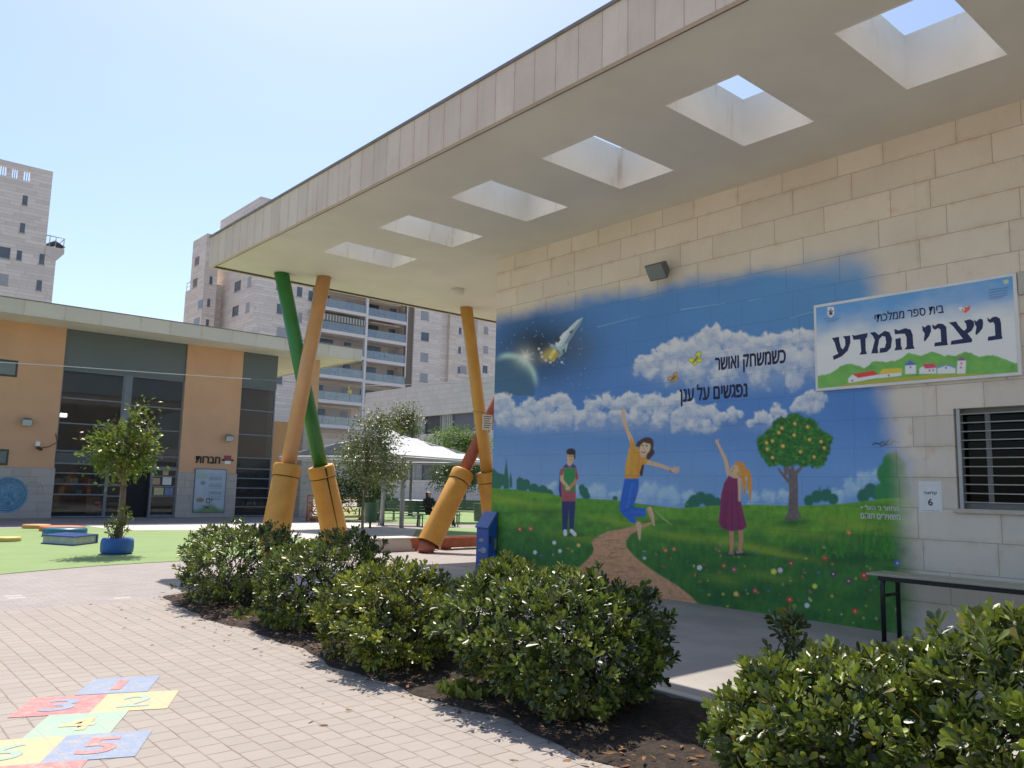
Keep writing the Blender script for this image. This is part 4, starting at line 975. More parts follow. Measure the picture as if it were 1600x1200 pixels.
MB().box(xm0, xm1, FY + 0.09, FY + 0.2, fz(198, 720), zc).build("mullion", FRM, cls)
MB().box(xA, xm0, FY + 0.12, FY + 0.19, zz(724), zz(708.5)).box(xm0, xm1, FY + 0.12, FY + 0.19, zz(724), fz(198, 720)).build("spandrel", SPAN, cls)
xs1 = fx(166, 770)
glazed("window", xA, xs1, 0.02, zz(724), [], [zz(740), zz(757), zz(773)], cls)
glazed("window", xs1, fx(195, 770), 0.02, zz(724), [], [zz(741), zz(758), zz(775)], cls)
xd0, xd1 = fx(234, 770), fx(277, 770)
dr = glazed("door", xd0, xd1, 0.02, zr(731), [], [zr(744), zr(760), zr(775)], cls, y=FY + 0.06, w=0.09)
MB().box(xd0 + 0.03, xd0 + 0.06, FY + 0.02, FY + 0.06, 0.8, 1.2).build("handle", GREYM, dr)
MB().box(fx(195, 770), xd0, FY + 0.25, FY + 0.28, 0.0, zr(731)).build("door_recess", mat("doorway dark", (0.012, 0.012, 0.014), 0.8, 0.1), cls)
zq = lambda y: fz(408, y)
glazed("window", xC, xD, 0.02, zq(606), [], [zq(y) for y in (642, 680, 716, 733, 748, 763, 778, 792)], cls)
MB().box(xC + 0.06, xD - 0.06, FY + 0.2, FY + 0.22, 0.06, zq(716)).build("spandrel", SPAN, cls)
for (x0, x1, y0, y1) in ((-12, 27.5, 562, 588), (-12, 13, 702, 727)):
    a0, a1, c0, c1 = fx(x0, y1), fx(x1, (y0 + y1) / 2), fz(10, y1), fz(10, y0)
    o = MB().box(a0, a1, FY - 0.02, FY + 0.01, c0, c1).build("window", mat("dark window frame", (0.05, 0.055, 0.055), 0.4, 0.1), cls)
    MB().box(a0 + 0.07, a1 - 0.07, FY - 0.03, FY - 0.021, c0 + 0.07, c1 - 0.07).build("pane", mat("pale blind glass", (0.17, 0.20, 0.18), 0.12, 0.05), o)
# pier holding the overhang, orange above pale stone
px0, px1 = fx(467, 720), fx(487, 720)
pier = thing("roof_pier", (px0, FY, 0), "orange and stone pier holding the corner of the classroom roof", "pier")
MB().box(px0, px1, FY - 0.3, FY + 0.3, 4.0, RZ0).build("upper_shaft", ORANGE, pier)
MB().box(px0 - 0.02, px1 + 0.02, FY - 0.32, FY + 0.32, 0, 4.0).build("stone_cladding", BASES, pier)

# writing and fittings on the facade
ft_ = thing("wall_lettering", (fx(305, 724), FY, fz(325, 724)), "black Hebrew wall lettering with a small red emblem above the poster", "lettering")
text_obj("lettering", HEB("חברות"), BLACKP, ft_, fx(305.5, 718), fx(344, 718), fz(325, 724), fz(325, 713), 'Y', FY - 0.006, depth=0.03, bold=0.03)
MB().box(fx(350, 716), fx(361, 716), FY - 0.03, FY - 0.001, fz(355, 719), fz(355, 712)).build("emblem", mat("emblem red", (0.28, 0.05, 0.07), 0.6, 0.05), ft_)
MB().box(fx(351, 722), fx(360, 722), FY - 0.03, FY - 0.001, fz(355, 725), fz(355, 720)).build("emblem_base", WHITEP, ft_)
eb = MB()
for xx in (348.3, 363): eb.lathe((fx(xx, 719), FY - 0.02, fz(355, 720.3)), [(0.02, 0), (0.045, 0.01), (0.045, 0.06), (0.02, 0.075)], 10)
eb.box(fx(348, 719), fx(363, 719), FY - 0.035, FY - 0.001, fz(355, 720), fz(355, 719.2)).build("emblem_bar", BLACKP, ft_)
po = thing("poster_board", (fx(302, 800), FY, fz(325, 801)), "framed pale blue poster of printed rules beside the glass door", "poster")
ax0, ax1, az0, az1 = fx(301.5, 770), fx(351, 770), fz(325, 801), fz(325, 732.5)
MB().box(ax0, ax1, FY - 0.085, FY - 0.052, az0, az1).build("frame", mat("poster frame", (0.10, 0.14, 0.22), 0.4, 0.05), po)
gy, gx = np.meshgrid(np.linspace(0, 1, 120), np.linspace(0, 1, 84), indexing='ij')
Cp = np.ones((120, 84, 3)) * np.array([0.36, 0.43, 0.52]); nn = fbm(gx * 5, gy * 5, 3, 3)
gm = sstep(0.18, 0.04, gy + 0.06 * np.sin(gx * 7 + 1))[..., None]; Cp = Cp * (1 - gm) + np.array([0.13, 0.26, 0.10]) * gm
Cp = Cp * (1 + 0.25 * (nn - 0.5))[..., None]
for i in range(24):
    if i in (7, 14, 15): continue
    y = 0.90 - i * 0.0265; x0 = 0.42 + 0.06 * RNG.random(); m_ = (abs(gy - y) < 0.006) & (gx > x0) & (gx < 0.88); Cp[m_] *= 0.55
m_ = np.hypot((gx - .2) / .13, (gy - .28) / .05) < 1; Cp[m_] = (0.28, 0.18, 0.10)
m_ = np.hypot((gx - .25) / .08, (gy - .68) / .05) < 1; Cp[m_] = (0.16, 0.24, 0.34)
m_ = np.hypot((gx - .22) / .2, (gy - .84) / .07) < 1; Cp[m_] = (0.30, 0.42, 0.36)
Pp = np.stack([ax0 + 0.03 + gx * (ax1 - ax0 - 0.06), np.full_like(gx, FY - 0.0865), az0 + 0.03 + gy * (az1 - az0 - 0.06)], -1)
np_mesh("print", Pp.reshape(-1, 3), grid_quads(120, 84)[:, ::-1], vcol_mat("poster print", 0.3, 0.5), po, Cp.reshape(-1, 3), "paint")
text_obj("lettering", HEB("ים"), BLACKP, po, ax0 + .52, ax0 + .76, az0 + .38, az0 + .58, 'Y', FY - 0.089, depth=0.002)
text_obj("lettering", HEB("אל"), BLACKP, po, ax0 + .40, ax0 + .64, az0 + .16, az0 + .30, 'Y', FY - 0.089, depth=0.002, bold=0.02)
MB().box(fx(287, 755), fx(288.5, 755), FY - 0.058, FY - 0.051, fz(288, 768), fz(288, 744)).build("cable_strip", GREYM, cls)
# blue roundel painted on the stone base
rd = thing("painted_roundel", (fx(11, 773), FY, fz(11, 773)), "round blue mandala painting on the pale stone base", "painting")
R_ = 0.64
gy, gx = np.meshgrid(np.linspace(-1, 1, 110), np.linspace(-1, 1, 110), indexing='ij'); rr_ = np.hypot(gx, gy)
Cd = np.ones((110, 110, 4)) * np.array([0.15, 0.30, 0.42, 1]); nn = fbm(gx * 9 + 20, gy * 9 + 20, 8, 3); an = np.arctan2(gy, gx)
ln = ((np.abs(rr_ - .86) < .02) | (np.abs(rr_ - .76) < .015) | (np.abs(rr_ - .66) < .015) | ((rr_ < .6) & (np.abs(nn - .5) < .035)))
Cd[ln] = (0.05, 0.12, 0.21, 1); Cd[..., 3] = sstep(1.0, 0.96, rr_)
Cd[..., :3] *= (1 + 0.5 * (fbm(gx * 4 + 9, gy * 4 + 9, 18, 3) - .5))[..., None]
mt, n, b = new_mat("roundel paint"); at = n.new("ShaderNodeVertexColor", layer_name="paint")
n.put(b.inputs['Base Color'], n.mix(at.outputs[1], (0.42, 0.385, 0.35), at.outputs[0])); b.inputs['Roughness'].default_value = 0.8
keep = rr_ < 1.0
q4 = grid_quads(110, 110)[:, ::-1]; ok = keep.ravel()[q4].all(1)
Pd = np.stack([fx(11, 773) + gx * R_, np.full_like(gx, FY - 0.054), fz(11, 773) + gy * R_], -1)
np_mesh("disc", Pd.reshape(-1, 3), q4[ok], mt, rd, Cd.reshape(-1, 4), "paint")
# faint car drawing beside it
fd = thing("painted_car_outline", (fx(52, 766), FY, fz(52, 766)), "faint chalky drawing of a car beside the blue roundel", "painting")
m_ = MB(); x0, z0 = fx(52, 766), fz(52, 766)
m_.tube([(x0 - .3, FY - .052, z0), (x0 - .25, FY - .052, z0 + .16), (x0 - .14, FY - .052, z0 + .27), (x0 + .14, FY - .052, z0 + .27), (x0 + .26, FY - .052, z0 + .16), (x0 + .3, FY - .052, z0)], 0.007, 5)
m_.tube([(x0 - .25, FY - .052, z0 + .12), (x0 + .26, FY - .052, z0 + .12)], 0.006, 5).tube([(x0 - .3, FY - .052, z0 - .02), (x0 + .3, FY - .052, z0 - .02)], 0.005, 5)
m_.build("outline", mat("faint drawing", (0.24, 0.24, 0.22), 0.9, 0.05), fd)
LH2 = mat("small lamp housing", (0.16, 0.19, 0.19), 0.45, 0.06); LG2 = mat("small lamp glass", (0.55, 0.60, 0.60), 0.2, 0.03)
floodlight(PY(42, 658, FY - 0.2), (0, -1, 0), 0.34, "small grey floodlight on the orange wall over the blue roundel", (LH2, LG2))
floodlight(PY(358, 683.5, FY - 0.2), (0, -1, 0), 0.34, "small grey floodlight on the orange pilaster above the black lettering", (LH2, LG2))
c0 = Vector(PY(60, 696, FY - 0.08))
sc_ = thing("security_camera", c0, "brown and white security camera with a cable on the orange wall", "security camera")
MB().box(c0.x - 0.09, c0.x + 0.05, FY - 0.09, FY, c0.z - 0.03, c0.z + 0.14).build("mount", WHITEP, sc_, bevel=0.01)
MB().tube([(c0.x - 0.02, FY - 0.09, c0.z - 0.08), (c0.x + 0.05, FY - 0.32, c0.z - 0.14)], 0.06, 12).build("body", mat("camera brown", (0.07, 0.035, 0.025), 0.5, 0.05), sc_)
e = Vector(PY(87, 677, FY - 0.02))
MB().tube([(c0.x + 0.05, FY - 0.03, c0.z - 0.09), (c0.x + .35, FY - .02, c0.z - .03), (c0.x + .6, FY - .02, c0.z + .15), (e.x, FY - .02, e.z)], 0.012, 6).build("cable", BLACKP, sc_)
# things on the display shelves behind the glass
RB = random.Random(4)
lab = ["red", "tan", "blue", "white", "pale green", "yellow", "pink", "grey"]
lc = [(0.4, 0.07, 0.06), (0.42, 0.28, 0.16), (0.16, 0.22, 0.36), (0.6, 0.6, 0.58), (0.2, 0.32, 0.18), (0.5, 0.44, 0.24), (0.45, 0.2, 0.24), (0.3, 0.3, 0.3)]
shelf = thing("display_shelf", (fx(98, 790), FY + 0.3, 0), "low display shelf behind the left glazing", "shelf")
sx0, sx1 = xA + 0.1, xs1 - 0.05
m_ = MB()
for y in (740, 757, 774): m_.box(sx0, sx1, FY + 0.35, FY + 0.75, zz(y) - 0.03, zz(y))
m_.box(sx0, sx0 + 0.03, FY + 0.35, FY + 0.75, 0, zz(740)).box(sx1 - 0.03, sx1, FY + 0.35, FY + 0.75, 0, zz(740)).build("boards", mat("shelf board", (0.2, 0.19, 0.17), 0.6, 0.08), shelf)
MB().box(sx0, sx1, FY + 0.76, FY + 0.78, 0.0, zz(740)).build("back_panel", mat("shelf back", (0.04, 0.055, 0.045), 0.8, 0.1), shelf)
items = [(98, 756, .42, .2, 5), (108, 756, .2, .3, 7), (120, 756, .26, .22, 3), (149, 756, .28, .22, 6), (100, 773, .16, .3, 4), (128, 773, .2, .18, 2), (143, 773, .14, .24, 1)]
place = ["on the upper board at its end", "on the upper board second from the end", "in the middle of the upper board", "on the upper board near the mullion", "on the lower board at its end", "in the middle of the lower board", "on the lower board near the mullion"]
for (x, y, w, h_, ci), pl in zip(items, place):
    a = fx(x, y); z = zz(740 if y < 750 else 757 if y < 760 else 774)
    z = zz(757) if y == 756 else zz(774)
    k = lab[ci]
    tag(MB().box(a - w / 2, a + w / 2, FY + 0.42, FY + 0.5, z, z + h_).box(a - w * .3, a + w * .3, FY + 0.5, FY + 0.6, z, z + h_ * .6).build("display_card", mat("card " + k, lc[ci], 0.7, 0.1), bevel=0.008),
        f"{k} display card {pl} behind the glass", "display card", "cards shown behind the left glazing")
pic = thing("picture", (fx(154, 800), FY + 0.3, 0.1), "framed portrait poster standing low behind the left glazing", "picture")
a = fx(154, 790)
MB().box(a - .36, a + .36, FY + 0.26, FY + 0.29, 0.12, zz(774) - 0.06).build("backing", mat("picture tan", (0.32, 0.26, 0.2), 0.6, 0.3, 5), pic)
MB().lathe((a, FY + 0.25, 0.45), [(0.02, -.01), (0.16, 0.04), (0.17, 0.12), (0.06, 0.22)], 12).build("figure", mat("picture brown", (0.16, 0.07, 0.05), 0.6, 0.2), pic)
zdoor = [(fx(245, 752), zr(758), .3, .26, 1), (fx(262, 752), zr(758), .34, .3, 3), (fx(249, 768), zr(774), .36, .28, 5), (fx(265, 768), zr(774), .32, .28, 2), (fx(260, 739), zr(743), .22, .3, 1)]
pn_ = ["on the door's second pane", "at the right of the door's second pane", "on the door's third pane", "at the right of the door's third pane", "on the door's top pane"]
for (a, z, w, h_, ci), pl in zip(zdoor, pn_):
    tag(MB().box(a - w / 2, a + w / 2, FY + 0.083, FY + 0.087, z + .02, z + .02 + h_).build("paper_sheet", mat("card " + lab[ci], lc[ci], 0.7, 0.1)),
        f"{lab[ci]} sheet taped {pl}", "paper", "papers taped on the glass door")
# bright strip lamp seen through the glass
tl_ = MB().box(fx(96, 647), fx(111, 647), FY + 0.6, FY + 0.75, fz(103, 650), fz(103, 644)).build("strip_lamp", WHITEP)
mt, n, b = new_mat("lit lamp"); b.inputs['Emission Color'].default_value = (1, 1, 1, 1); b.inputs['Emission Strength'].default_value = 3.0
tl_.data.materials.clear(); tl_.data.materials.append(mt)
tag(tl_, "lit white ceiling lamp seen through the upper left glazing", "lamp")

# wire with small lamp
wr = thing("overhead_wire", PY(0, 566, FY - 0.4), "thin white wire strung across the classroom facade towards the pencils", "wire")
A_ = [Vector(PY(-30, 564, 32.4)), Vector(PY(100, 572, 32.2)), Vector(PY(250, 583, 31.9)), Vector(PY(392, 592, 31.6))]
MB().tube(A_, 0.014, 6).build("near_span", WHITEP, wr)
B_ = [Vector(PY(395, 592, 31.5)), Vector(PY(470, 598, 31.0)), Vector(PY(545, 604, 30.5)), Vector(PY(640, 601, 30.0)), Vector(PY(765, 597.5, 29.5))]
MB().tube(B_, 0.011, 6).build("far_span", GREYM, wr)
p = B_[2]
lt = MB().tube([p, p + Vector((0, 0, -.12))], 0.03, 8).lathe(tuple(p + Vector((.05, 0, -.3))), [(0.05, 0), (0.1, 0.03), (0.09, 0.12), (0.03, 0.19)], 12).build("hanging_lamp", mat("yellow lamp", (0.6, 0.5, 0.12), 0.4, 0.05))
tag(lt, "small yellow lamp hanging on the wire before the balconies", "lamp")

# ------------------------------------------------------------------ apartment towers
TST = stone("tower stone", 2.6, 0.36, 0.02, (0.72, 0.655, 0.61), (0.56, 0.495, 0.455), var=0.12, grime=0.15, pit=False, bump=0.1)
TST2 = stone("tower stone warm", 2.6, 0.36, 0.02, (0.72, 0.64, 0.58), (0.56, 0.48, 0.43), var=0.12, grime=0.15, pit=False, bump=0.1)
TGL = mat("tower window glass", (0.12, 0.14, 0.17), 0.15, 0.2, 0.4)
TSH = mat("tower shutter", (0.34, 0.35, 0.38), 0.5, 0.06, 0.4)
TSHAD = mat("tower reveal", (0.22, 0.19, 0.175), 0.9, 0.1)
RAILG = glass_mat("rail glass", (0.36, 0.43, 0.48), 0.75, 0.12)
def twinY(x, y, wpx, hpx, Y, parent, m=TGL):
    """Tower window on a face Y=const: frame strip, pane; given by picture centre and size."""
    a0, a1, c0, c1 = PY(x - wpx / 2, y, Y)[0], PY(x + wpx / 2, y, Y)[0], PY(x, y + hpx / 2, Y)[2], PY(x, y - hpx / 2, Y)[2]
    o = MB().box(a0, a1, Y - 0.03, Y - 0.005, c0, c1).build("window", m, parent)
    MB().box(a0 - 0.06, a1 + 0.06, Y - 0.09, Y - 0.006, c0 - 0.1, c0).build("sill", TSH, o)
def twinX(x, y, w, hpx, X, parent, m=TGL):
    c = PX(x, y, X); c0, c1 = PX(x, y + hpx / 2, X)[2], PX(x, y - hpx / 2, X)[2]
    o = MB().box(X - 0.03, X - 0.005, c[1] - w / 2, c[1] + w / 2, c0, c1).build("window", m, parent)
    MB().box(X - 0.09, X - 0.006, c[1] - w / 2 - 0.06, c[1] + w / 2 + 0.06, c0 - 0.1, c0).build("sill", TSH, o)
# left tower
TY = 92.0
xl = PY(70, 400, TY)[0]; xr = PY(85, 430, TY)[0]; zt = PY(40, 258, TY)[2]; zb = PY(100, 390, TY)[2]
tw = thing("apartment_tower", (xl, TY, 0), "tall stone apartment tower with a rooftop terrace beyond the classroom roof", "building")
zh0, zh1 = PY(40, 282, TY)[2], PY(40, 267, TY)[2]
holes = [PY(x, 275, TY)[0] for x in (-20, -10, -1, 10, 18.5, 28, 37, 48)]
m_ = MB().box(xl - 22, xl, TY, TY + 14, 0, zh0).box(xl - 22, xl, TY, TY + 0.5, zh1, zt)
e_ = [xl - 22] + holes + [xl]
for a, c_ in zip(e_[0::2], e_[1::2]): m_.box(a, c_, TY, TY + 0.5, zh0, zh1)
m_.box(xl - 0.5, xl, TY + 0.5, TY + 14, zh0, zt)
m_.box(xl, xr, TY - 0.02, TY + 14, 0, zb)
m_.build("wall", TST, tw)
hb = MB()
for a, c_ in zip(holes[0::2], holes[1::2]):
    for k in (1, 2): x_ = a + (c_ - a) * k / 3; hb.box(x_ - .03, x_ + .03, TY + .2, TY + .26, zh0, zh1)
hb.build("parapet_bars", TSH, tw)
for x, y in ((39, 313), (35, 356), (30, 399)): twinY(x, y, 8, 15, TY, tw)
for x, y in ((65.5, 405), (61, 446)): twinY(x, y, 8, 16, TY - 0.02, tw)
twinY(4, 394, 24, 17, TY, tw); twinY(2, 436, 22, 17, TY, tw, TSH)
tr = PY(101, 385, TY)[0]
te = MB().add([(xl, TY - .1, zb - 0.9), (xr, TY - .1, zb - 1.3), (tr, TY - .1, zb - 0.5), (tr, TY - .1, zb + .05), (xl, TY - .1, zb + .05), (xl, TY + 8, zb - 0.9), (xr, TY + 8, zb - 1.3), (tr, TY + 8, zb - 0.5), (tr, TY + 8, zb + .05), (xl, TY + 8, zb + .05)],
              [(0, 1, 2, 3, 4), (9, 8, 7, 6, 5), (1, 0, 5, 6), (2, 1, 6, 7), (3, 2, 7, 8), (4, 3, 8, 9)]).build("terrace", mat("terrace render", (0.62, 0.56, 0.52), 0.85, 0.06), tw)
rl = MB().tube([(xl, TY - .05, zb + 1.15), (tr - .05, TY - .05, zb + 1.15), (tr - .05, TY + 7, zb + 1.15)], 0.05, 6)
for x in (xl + .3, (xl + tr) / 2, tr - .1): rl.tube([(x, TY - .05, zb), (x, TY - .05, zb + 1.15)], 0.04, 6)
rl.build("railing", GREYM, te)
MB().tube([(xl + .3, TY + 1, zb + .3), (xl + 1.0, TY + 1, zb + .75), (xl + 1.6, TY + .8, zb + .35), (tr - .5, TY + 1.2, zb + .3)], [.25, .32, .36, .2], 8).build("covered_furniture", mat("dark cover", (0.05, 0.05, 0.07), 0.8, 0.2), te)

# middle tower: left wing, projecting main block, balcony bays, right wing
BY = 92.0
X1 = PY(397, 470, BY)[0]; X2 = PY(487, 480, BY)[0]; X3 = PY(636, 500, BY)[0]; X4 = PY(648, 500, BY)[0]; X5 = PY(690, 520, BY)[0]; X6 = PY(696, 520, BY)[0]
mtw = thing("apartment_tower", (X1, BY, 0), "wide stone apartment tower with stacked glass balconies behind the canopy", "building")
ZT = 39.0
yb_ = PX(372, 340, X1)[1]; zpk = PX(386, 325, X1)[2]
MB().box(X1, X2, BY, yb_ + 6, 0, 36).box(X2, X3, BY + 2.2, BY + 18, 0, 36).box(X3 + 0.01, X4, BY + 0.6, BY + 18, 0, 36).box(X4 + .01, X5, BY + .1, BY + 18, 0, 36).box(X5, X6 + 12, BY + 2.5, BY + 18, 0, 36).build("wall", TST, mtw)
MB().box(X1 - 0.01, X1 + 4, PX(400, 320, X1)[1] - 1.0, yb_, 0, zpk).build("stair_core", TST, mtw)
# left wing pieces
YL = 101.0
xq = PY(320, 420, YL)[0]; xq2 = PY(337, 470, YL)[0]
ztl = PY(322, 364, YL)[2]
yq = PX(302, 380, xq)[1]
MB().box(xq, xq2, YL, yq, 0, ztl).box(xq2, X1 + 1, YL + 1.6, yq, 0, ztl - 6).build("left_wing_wall", TST2, mtw)
yt = PX(289, 470, xq)[1]
lw = MB().box(xq - 0.02, xq2 + 2, yq, yt, 0, PX(290, 456, xq)[2]).build("terrace_wing", TST2, mtw)
zt_ = PX(290, 456, xq)[2]
MB().tube([(xq + .05, yq, zt_ + 1.1), (xq + .05, yt - .2, zt_ + 1.1)], 0.05, 6).tube([(xq + .05, yt - .2, zt_), (xq + .05, yt - .2, zt_ + 1.1)], .04, 6).tube([(xq + .05, yq, zt_ + .55), (xq + .05, yt - .2, zt_ + .55)], 0.03, 6).build("railing", GREYM, lw)
for x, y in ((308, 408), (313, 475), (305, 442)): twinX(x, y, 1.5, 12, xq, mtw, TGL if x == 313 else TSHAD)
for x, y in ((329.5, 438), (326, 473), (324, 505)): twinY(x, y, 4.5, 12, YL, mtw)
for x, y in ((371.5, 447), (368, 486), (307, 505)): twinX(x, y, 1.9, 15, X1 if x > 330 else xq, mtw)
for x, y in ((390, 440), (387, 480)): twinX(x, y, 1.1, 14, X1, mtw, TSH)
for x, y, w, m in ((440, 483, 15, TGL), (440, 519, 15, TSH), (438, 446, 12, TGL), (468, 456, 8, TGL), (469, 496, 6, TSH), (485, 462, 6, TGL), (437, 556, 15, TGL), (466, 530, 6, TGL), (434, 592, 14, TGL)): twinY(x, y, w, 15, BY, mtw, m)
for x, y in ((664, 493), (664, 526), (663, 558), (662, 590)): twinY(x, y, 12, 13, BY + .1, mtw, TGL if y == 526 else TSH)
for x, y in ((708, 523), (707, 552), (707, 580), (719, 517), (718, 547), (717, 578)): twinY(x, y, 4, 10, BY + 2.5, mtw)
for x, y in ((758, 516), (758, 546), (757, 577), (724, 577)): twinY(x, y, 9, 11, BY + 2.5, mtw, TGL if y == 577 and x > 730 else TSH)
MB().box(X6 + 2.2, X6 + 3.4, BY + 2.0, BY + 2.49, 0, 36).box(X6 + 7.0, X6 + 8.2, BY + 1.5, BY + 2.49, 0, 36).build("pilaster", TST2, mtw)
# balconies: floors by the slab heights read at the column x=568
Xs = PY(567, 520, BY)[0]
slabs = [PY(567, y, BY)[2] for y in (455.5, 491.5, 525.5, 559, 593.5, 631, 668)]
SLABW = mat("balcony slab paint", (0.74, 0.70, 0.69), 0.8, 0.04); RENDW = mat("balcony back wall", (0.52, 0.47, 0.44), 0.85, 0.06)
DARKB = mat("balcony door glass", (0.10, 0.14, 0.18), 0.15, 0.2, 0.7)
RBAL = random.Random(3)
for i, z in enumerate(slabs):
    for bay, (x0, x1) in enumerate(((X2, Xs), (Xs, X3))):
        if bay == 1 and i > 5: continue
        by_ = BY - 0.9 if bay == 0 else BY - 0.2
        sl = MB().box(x0, x1, by_, BY + 2.2, z - 0.42, z).build("balcony", SLABW, mtw)
        MB().box(x0 + .05, x1 - .05, by_ + .04, by_ + .07, z + .02, z + 1.0).build("railing_glass", RAILG, sl)
        r_ = MB().box(x0, x1, by_ + .02, by_ + .09, z + 1.0, z + 1.06)
        for k in range(5): xx = x0 + .05 + (x1 - x0 - .2) * k / 4; r_.box(xx, xx + .06, by_ + .02, by_ + .1, z, z + 1.0)
        r_.build("railing", TSH, sl)
        MB().box(x0 + .01, x1 - .01, BY + 2.12, BY + 2.19, z + .001, z + 2.4).build("back_wall", RENDW, sl)
        a = x0 + (x1 - x0) * RBAL.uniform(.08, .3)
        MB().box(a, a + (x1 - x0) * .33, BY + 2.05, BY + 2.11, z + .05, z + 2.15).build("balcony_door", DARKB, sl)
        MB().box(x1 - 1.5, x1 - .5, BY + 2.05, BY + 2.11, z + .9, z + 2.1).build("window", TSH if RBAL.random() < .5 else DARKB, sl)
        if RBAL.random() < .75:
            a = x0 + RBAL.uniform(1, 3.5); MB().box(a, a + 1.3, BY + .3, BY + 1.0, z + .68, z + .74).box(a + .1, a + .18, BY + .6, BY + .68, z, z + .68).box(a + 1.1, a + 1.18, BY + .6, BY + .68, z, z + .68).build("balcony_table", mat("table dark", (0.08, 0.09, 0.11), 0.6, 0.1), sl)
m_ = MB().box(Xs - .16, Xs + .16, BY - .95, BY - .55, 3, 36).box(X3 - .15, X3, BY - .22, BY - .1, 16, 36)
m_.build("column", SLABW, mtw)
MB().box(X3 + .005, X4 - .005, BY + .3, BY + .59, 0, 36).build("rain_shaft", mat("brown shaft", (0.20, 0.16, 0.135), 0.8, 0.05), mtw)
# striped awning over the left bay, sand awnings over the right bay
def stripes():
    mt, n, b = new_mat("striped awning"); geo = n.new("ShaderNodeNewGeometry"); p = n.new("ShaderNodeSeparateXYZ"); n.put(p.inputs[0], geo.outputs['Position'])
    w = n.m('GREATER_THAN', n.m('FRACT', n.m('MULTIPLY', p.outputs[0], 2.4)), 0.5); n.put(b.inputs['Base Color'], n.mix(w, (0.50, 0.48, 0.42), (0.09, 0.11, 0.10))); return mt
z = slabs[2] + 2.45
a0 = PY(480, 525, BY)[0]
MB().add([(a0, BY + .6, z), (Xs - .3, BY + .6, z), (Xs - .3, BY - .95, z - .5), (a0, BY - .95, z - .5), (a0, BY - .95, z - 1.3), (Xs - .3, BY - .95, z - 1.3), (a0, BY + .6, z - .04), (Xs - .3, BY + .6, z - .04), (Xs - .3, BY - .91, z - .54), (a0, BY - .91, z - .54), (a0, BY - .91, z - 1.3), (Xs - .3, BY - .91, z - 1.3)],
         [(0, 1, 2, 3), (3, 2, 5, 4), (6, 9, 8, 7), (9, 10, 11, 8), (4, 5, 11, 10)]).build("awning", stripes(), mtw)
for i in (1, 2): 
    z = slabs[i] + 2.5; x1_ = X3 - 1.2
    MB().obox(((Xs + x1_) / 2 + .3, BY + .2, z - .35), ((x1_ - Xs) / 2 - .5, 0, 0), (0, .75, .2), (0, -.015, .05)).build("awning", mat("sand awning", (0.55, 0.43, 0.33), 0.85, 0.05), mtw)

# ------------------------------------------------------------------ low school wing at the right
LX = 38.0
z0, z1, z2 = 5.66, 7.14, 9.78
ya, yb2 = PX(570, 640, LX)[1], 30.0
lowb = thing("school_wing", (LX, ya, 0), "low pale stone school wing with curtained strip windows behind the sail", "building")
LST = stone("wing stone", 0.9, 0.42, 0.012, (0.62, 0.585, 0.54), (0.42, 0.38, 0.345), var=0.05, pit=False, bump=0.15)
MB().box(LX, LX + 9, yb2, ya, z1, z2).box(LX + .35, LX + 9, yb2, ya, z0, z1).box(LX, LX + 9, yb2, ya, 3.35, z0).box(LX + .35, LX + 9, yb2, ya, 1.9, 3.35).box(LX, LX + 9, yb2, ya, 0, 1.9).build("wall", LST, lowb)
CUR = mat("curtain cloth", (0.42, 0.43, 0.40), 0.9, 0.12, 3); WDK = mat("window dark", (0.05, 0.055, 0.065), 0.3, 0.2, 0.5); PANG = mat("grey infill", (0.14, 0.14, 0.17), 0.6, 0.05)
RW = random.Random(5)
for zz0, zz1 in ((z0, z1), (1.9, 3.35)):
    y = yb2 + .2; k = 0
    while y < ya - 1:
        w = RW.choice([1.6, 2.2, 2.8]); w = min(w, ya - .2 - y)
        m_ = [CUR, WDK, CUR, PANG][k % 4]
        o = MB().box(LX + .30, LX + .345, y, y + w - .14, zz0 + .001, zz1 - .001).build("window", m_, lowb)
        fr_ = MB().box(LX + .2, LX + .34, y + w - .14, y + w, zz0 + .001, zz1 - .001)
        if m_ is CUR:
            for j in range(1, int(w / .28)): fr_.box(LX + .275, LX + .299, y + j * .28, y + j * .28 + (.05 if j % 3 else .12), zz0 + .02, zz1 - .02)
        fr_.build("frame", FRM if m_ is not CUR else mat("curtain fold", (0.24, 0.25, 0.24), 0.9, 0.1), o)
        y += w; k += 1
# ------------------------------------------------------------------ shade sail pyramid on a post
gdir = Vector((_r[0], _r[1], 0)).normalized(); gdep = Vector((-gdir.y, gdir.x, 0))
_c = _ray(610, 700); _c = _c / hypot(_c[0], _c[1]) * 27.0; SCX, SCY = float(_c[0]), float(_c[1])
DG, TH = 3.5, 0.21
_near = gdir * (DG * sin(TH)) - gdep * (DG * cos(TH)); _rt = gdir * (DG * cos(TH)) + gdep * (DG * sin(TH))
EU, EV = (_rt - _near) / 2, -(_rt + _near) / 2
SP = lambda u, v, z: (SCX + EU.x * u + EV.x * v, SCY + EU.y * u + EV.y * v, z)
sail = thing("shade_canopy", (SCX, SCY, 0), "white pyramid shade canopy on a grey post over the green benches", "shade canopy")
ez, pz = 2.36, 3.30
V = []; N_ = 9
for lv, off in ((0, 0.0),):
    for i in range(N_):
        for j in range(N_):
            u, v = i / (N_ - 1) * 2 - 1, j / (N_ - 1) * 2 - 1
            r = max(abs(u), abs(v)); sag = 0.05 * sin(pi * min(1, r)) * (1 - 0.3 * min(abs(u), abs(v)))
            pull = 1 - 0.055 * (1 - min(abs(u), abs(v)) / max(r, 1e-6)) * r
            V.append(SP(u * pull, v * pull, ez + (pz - ez) * (1 - r) - sag + off))
Fq = []
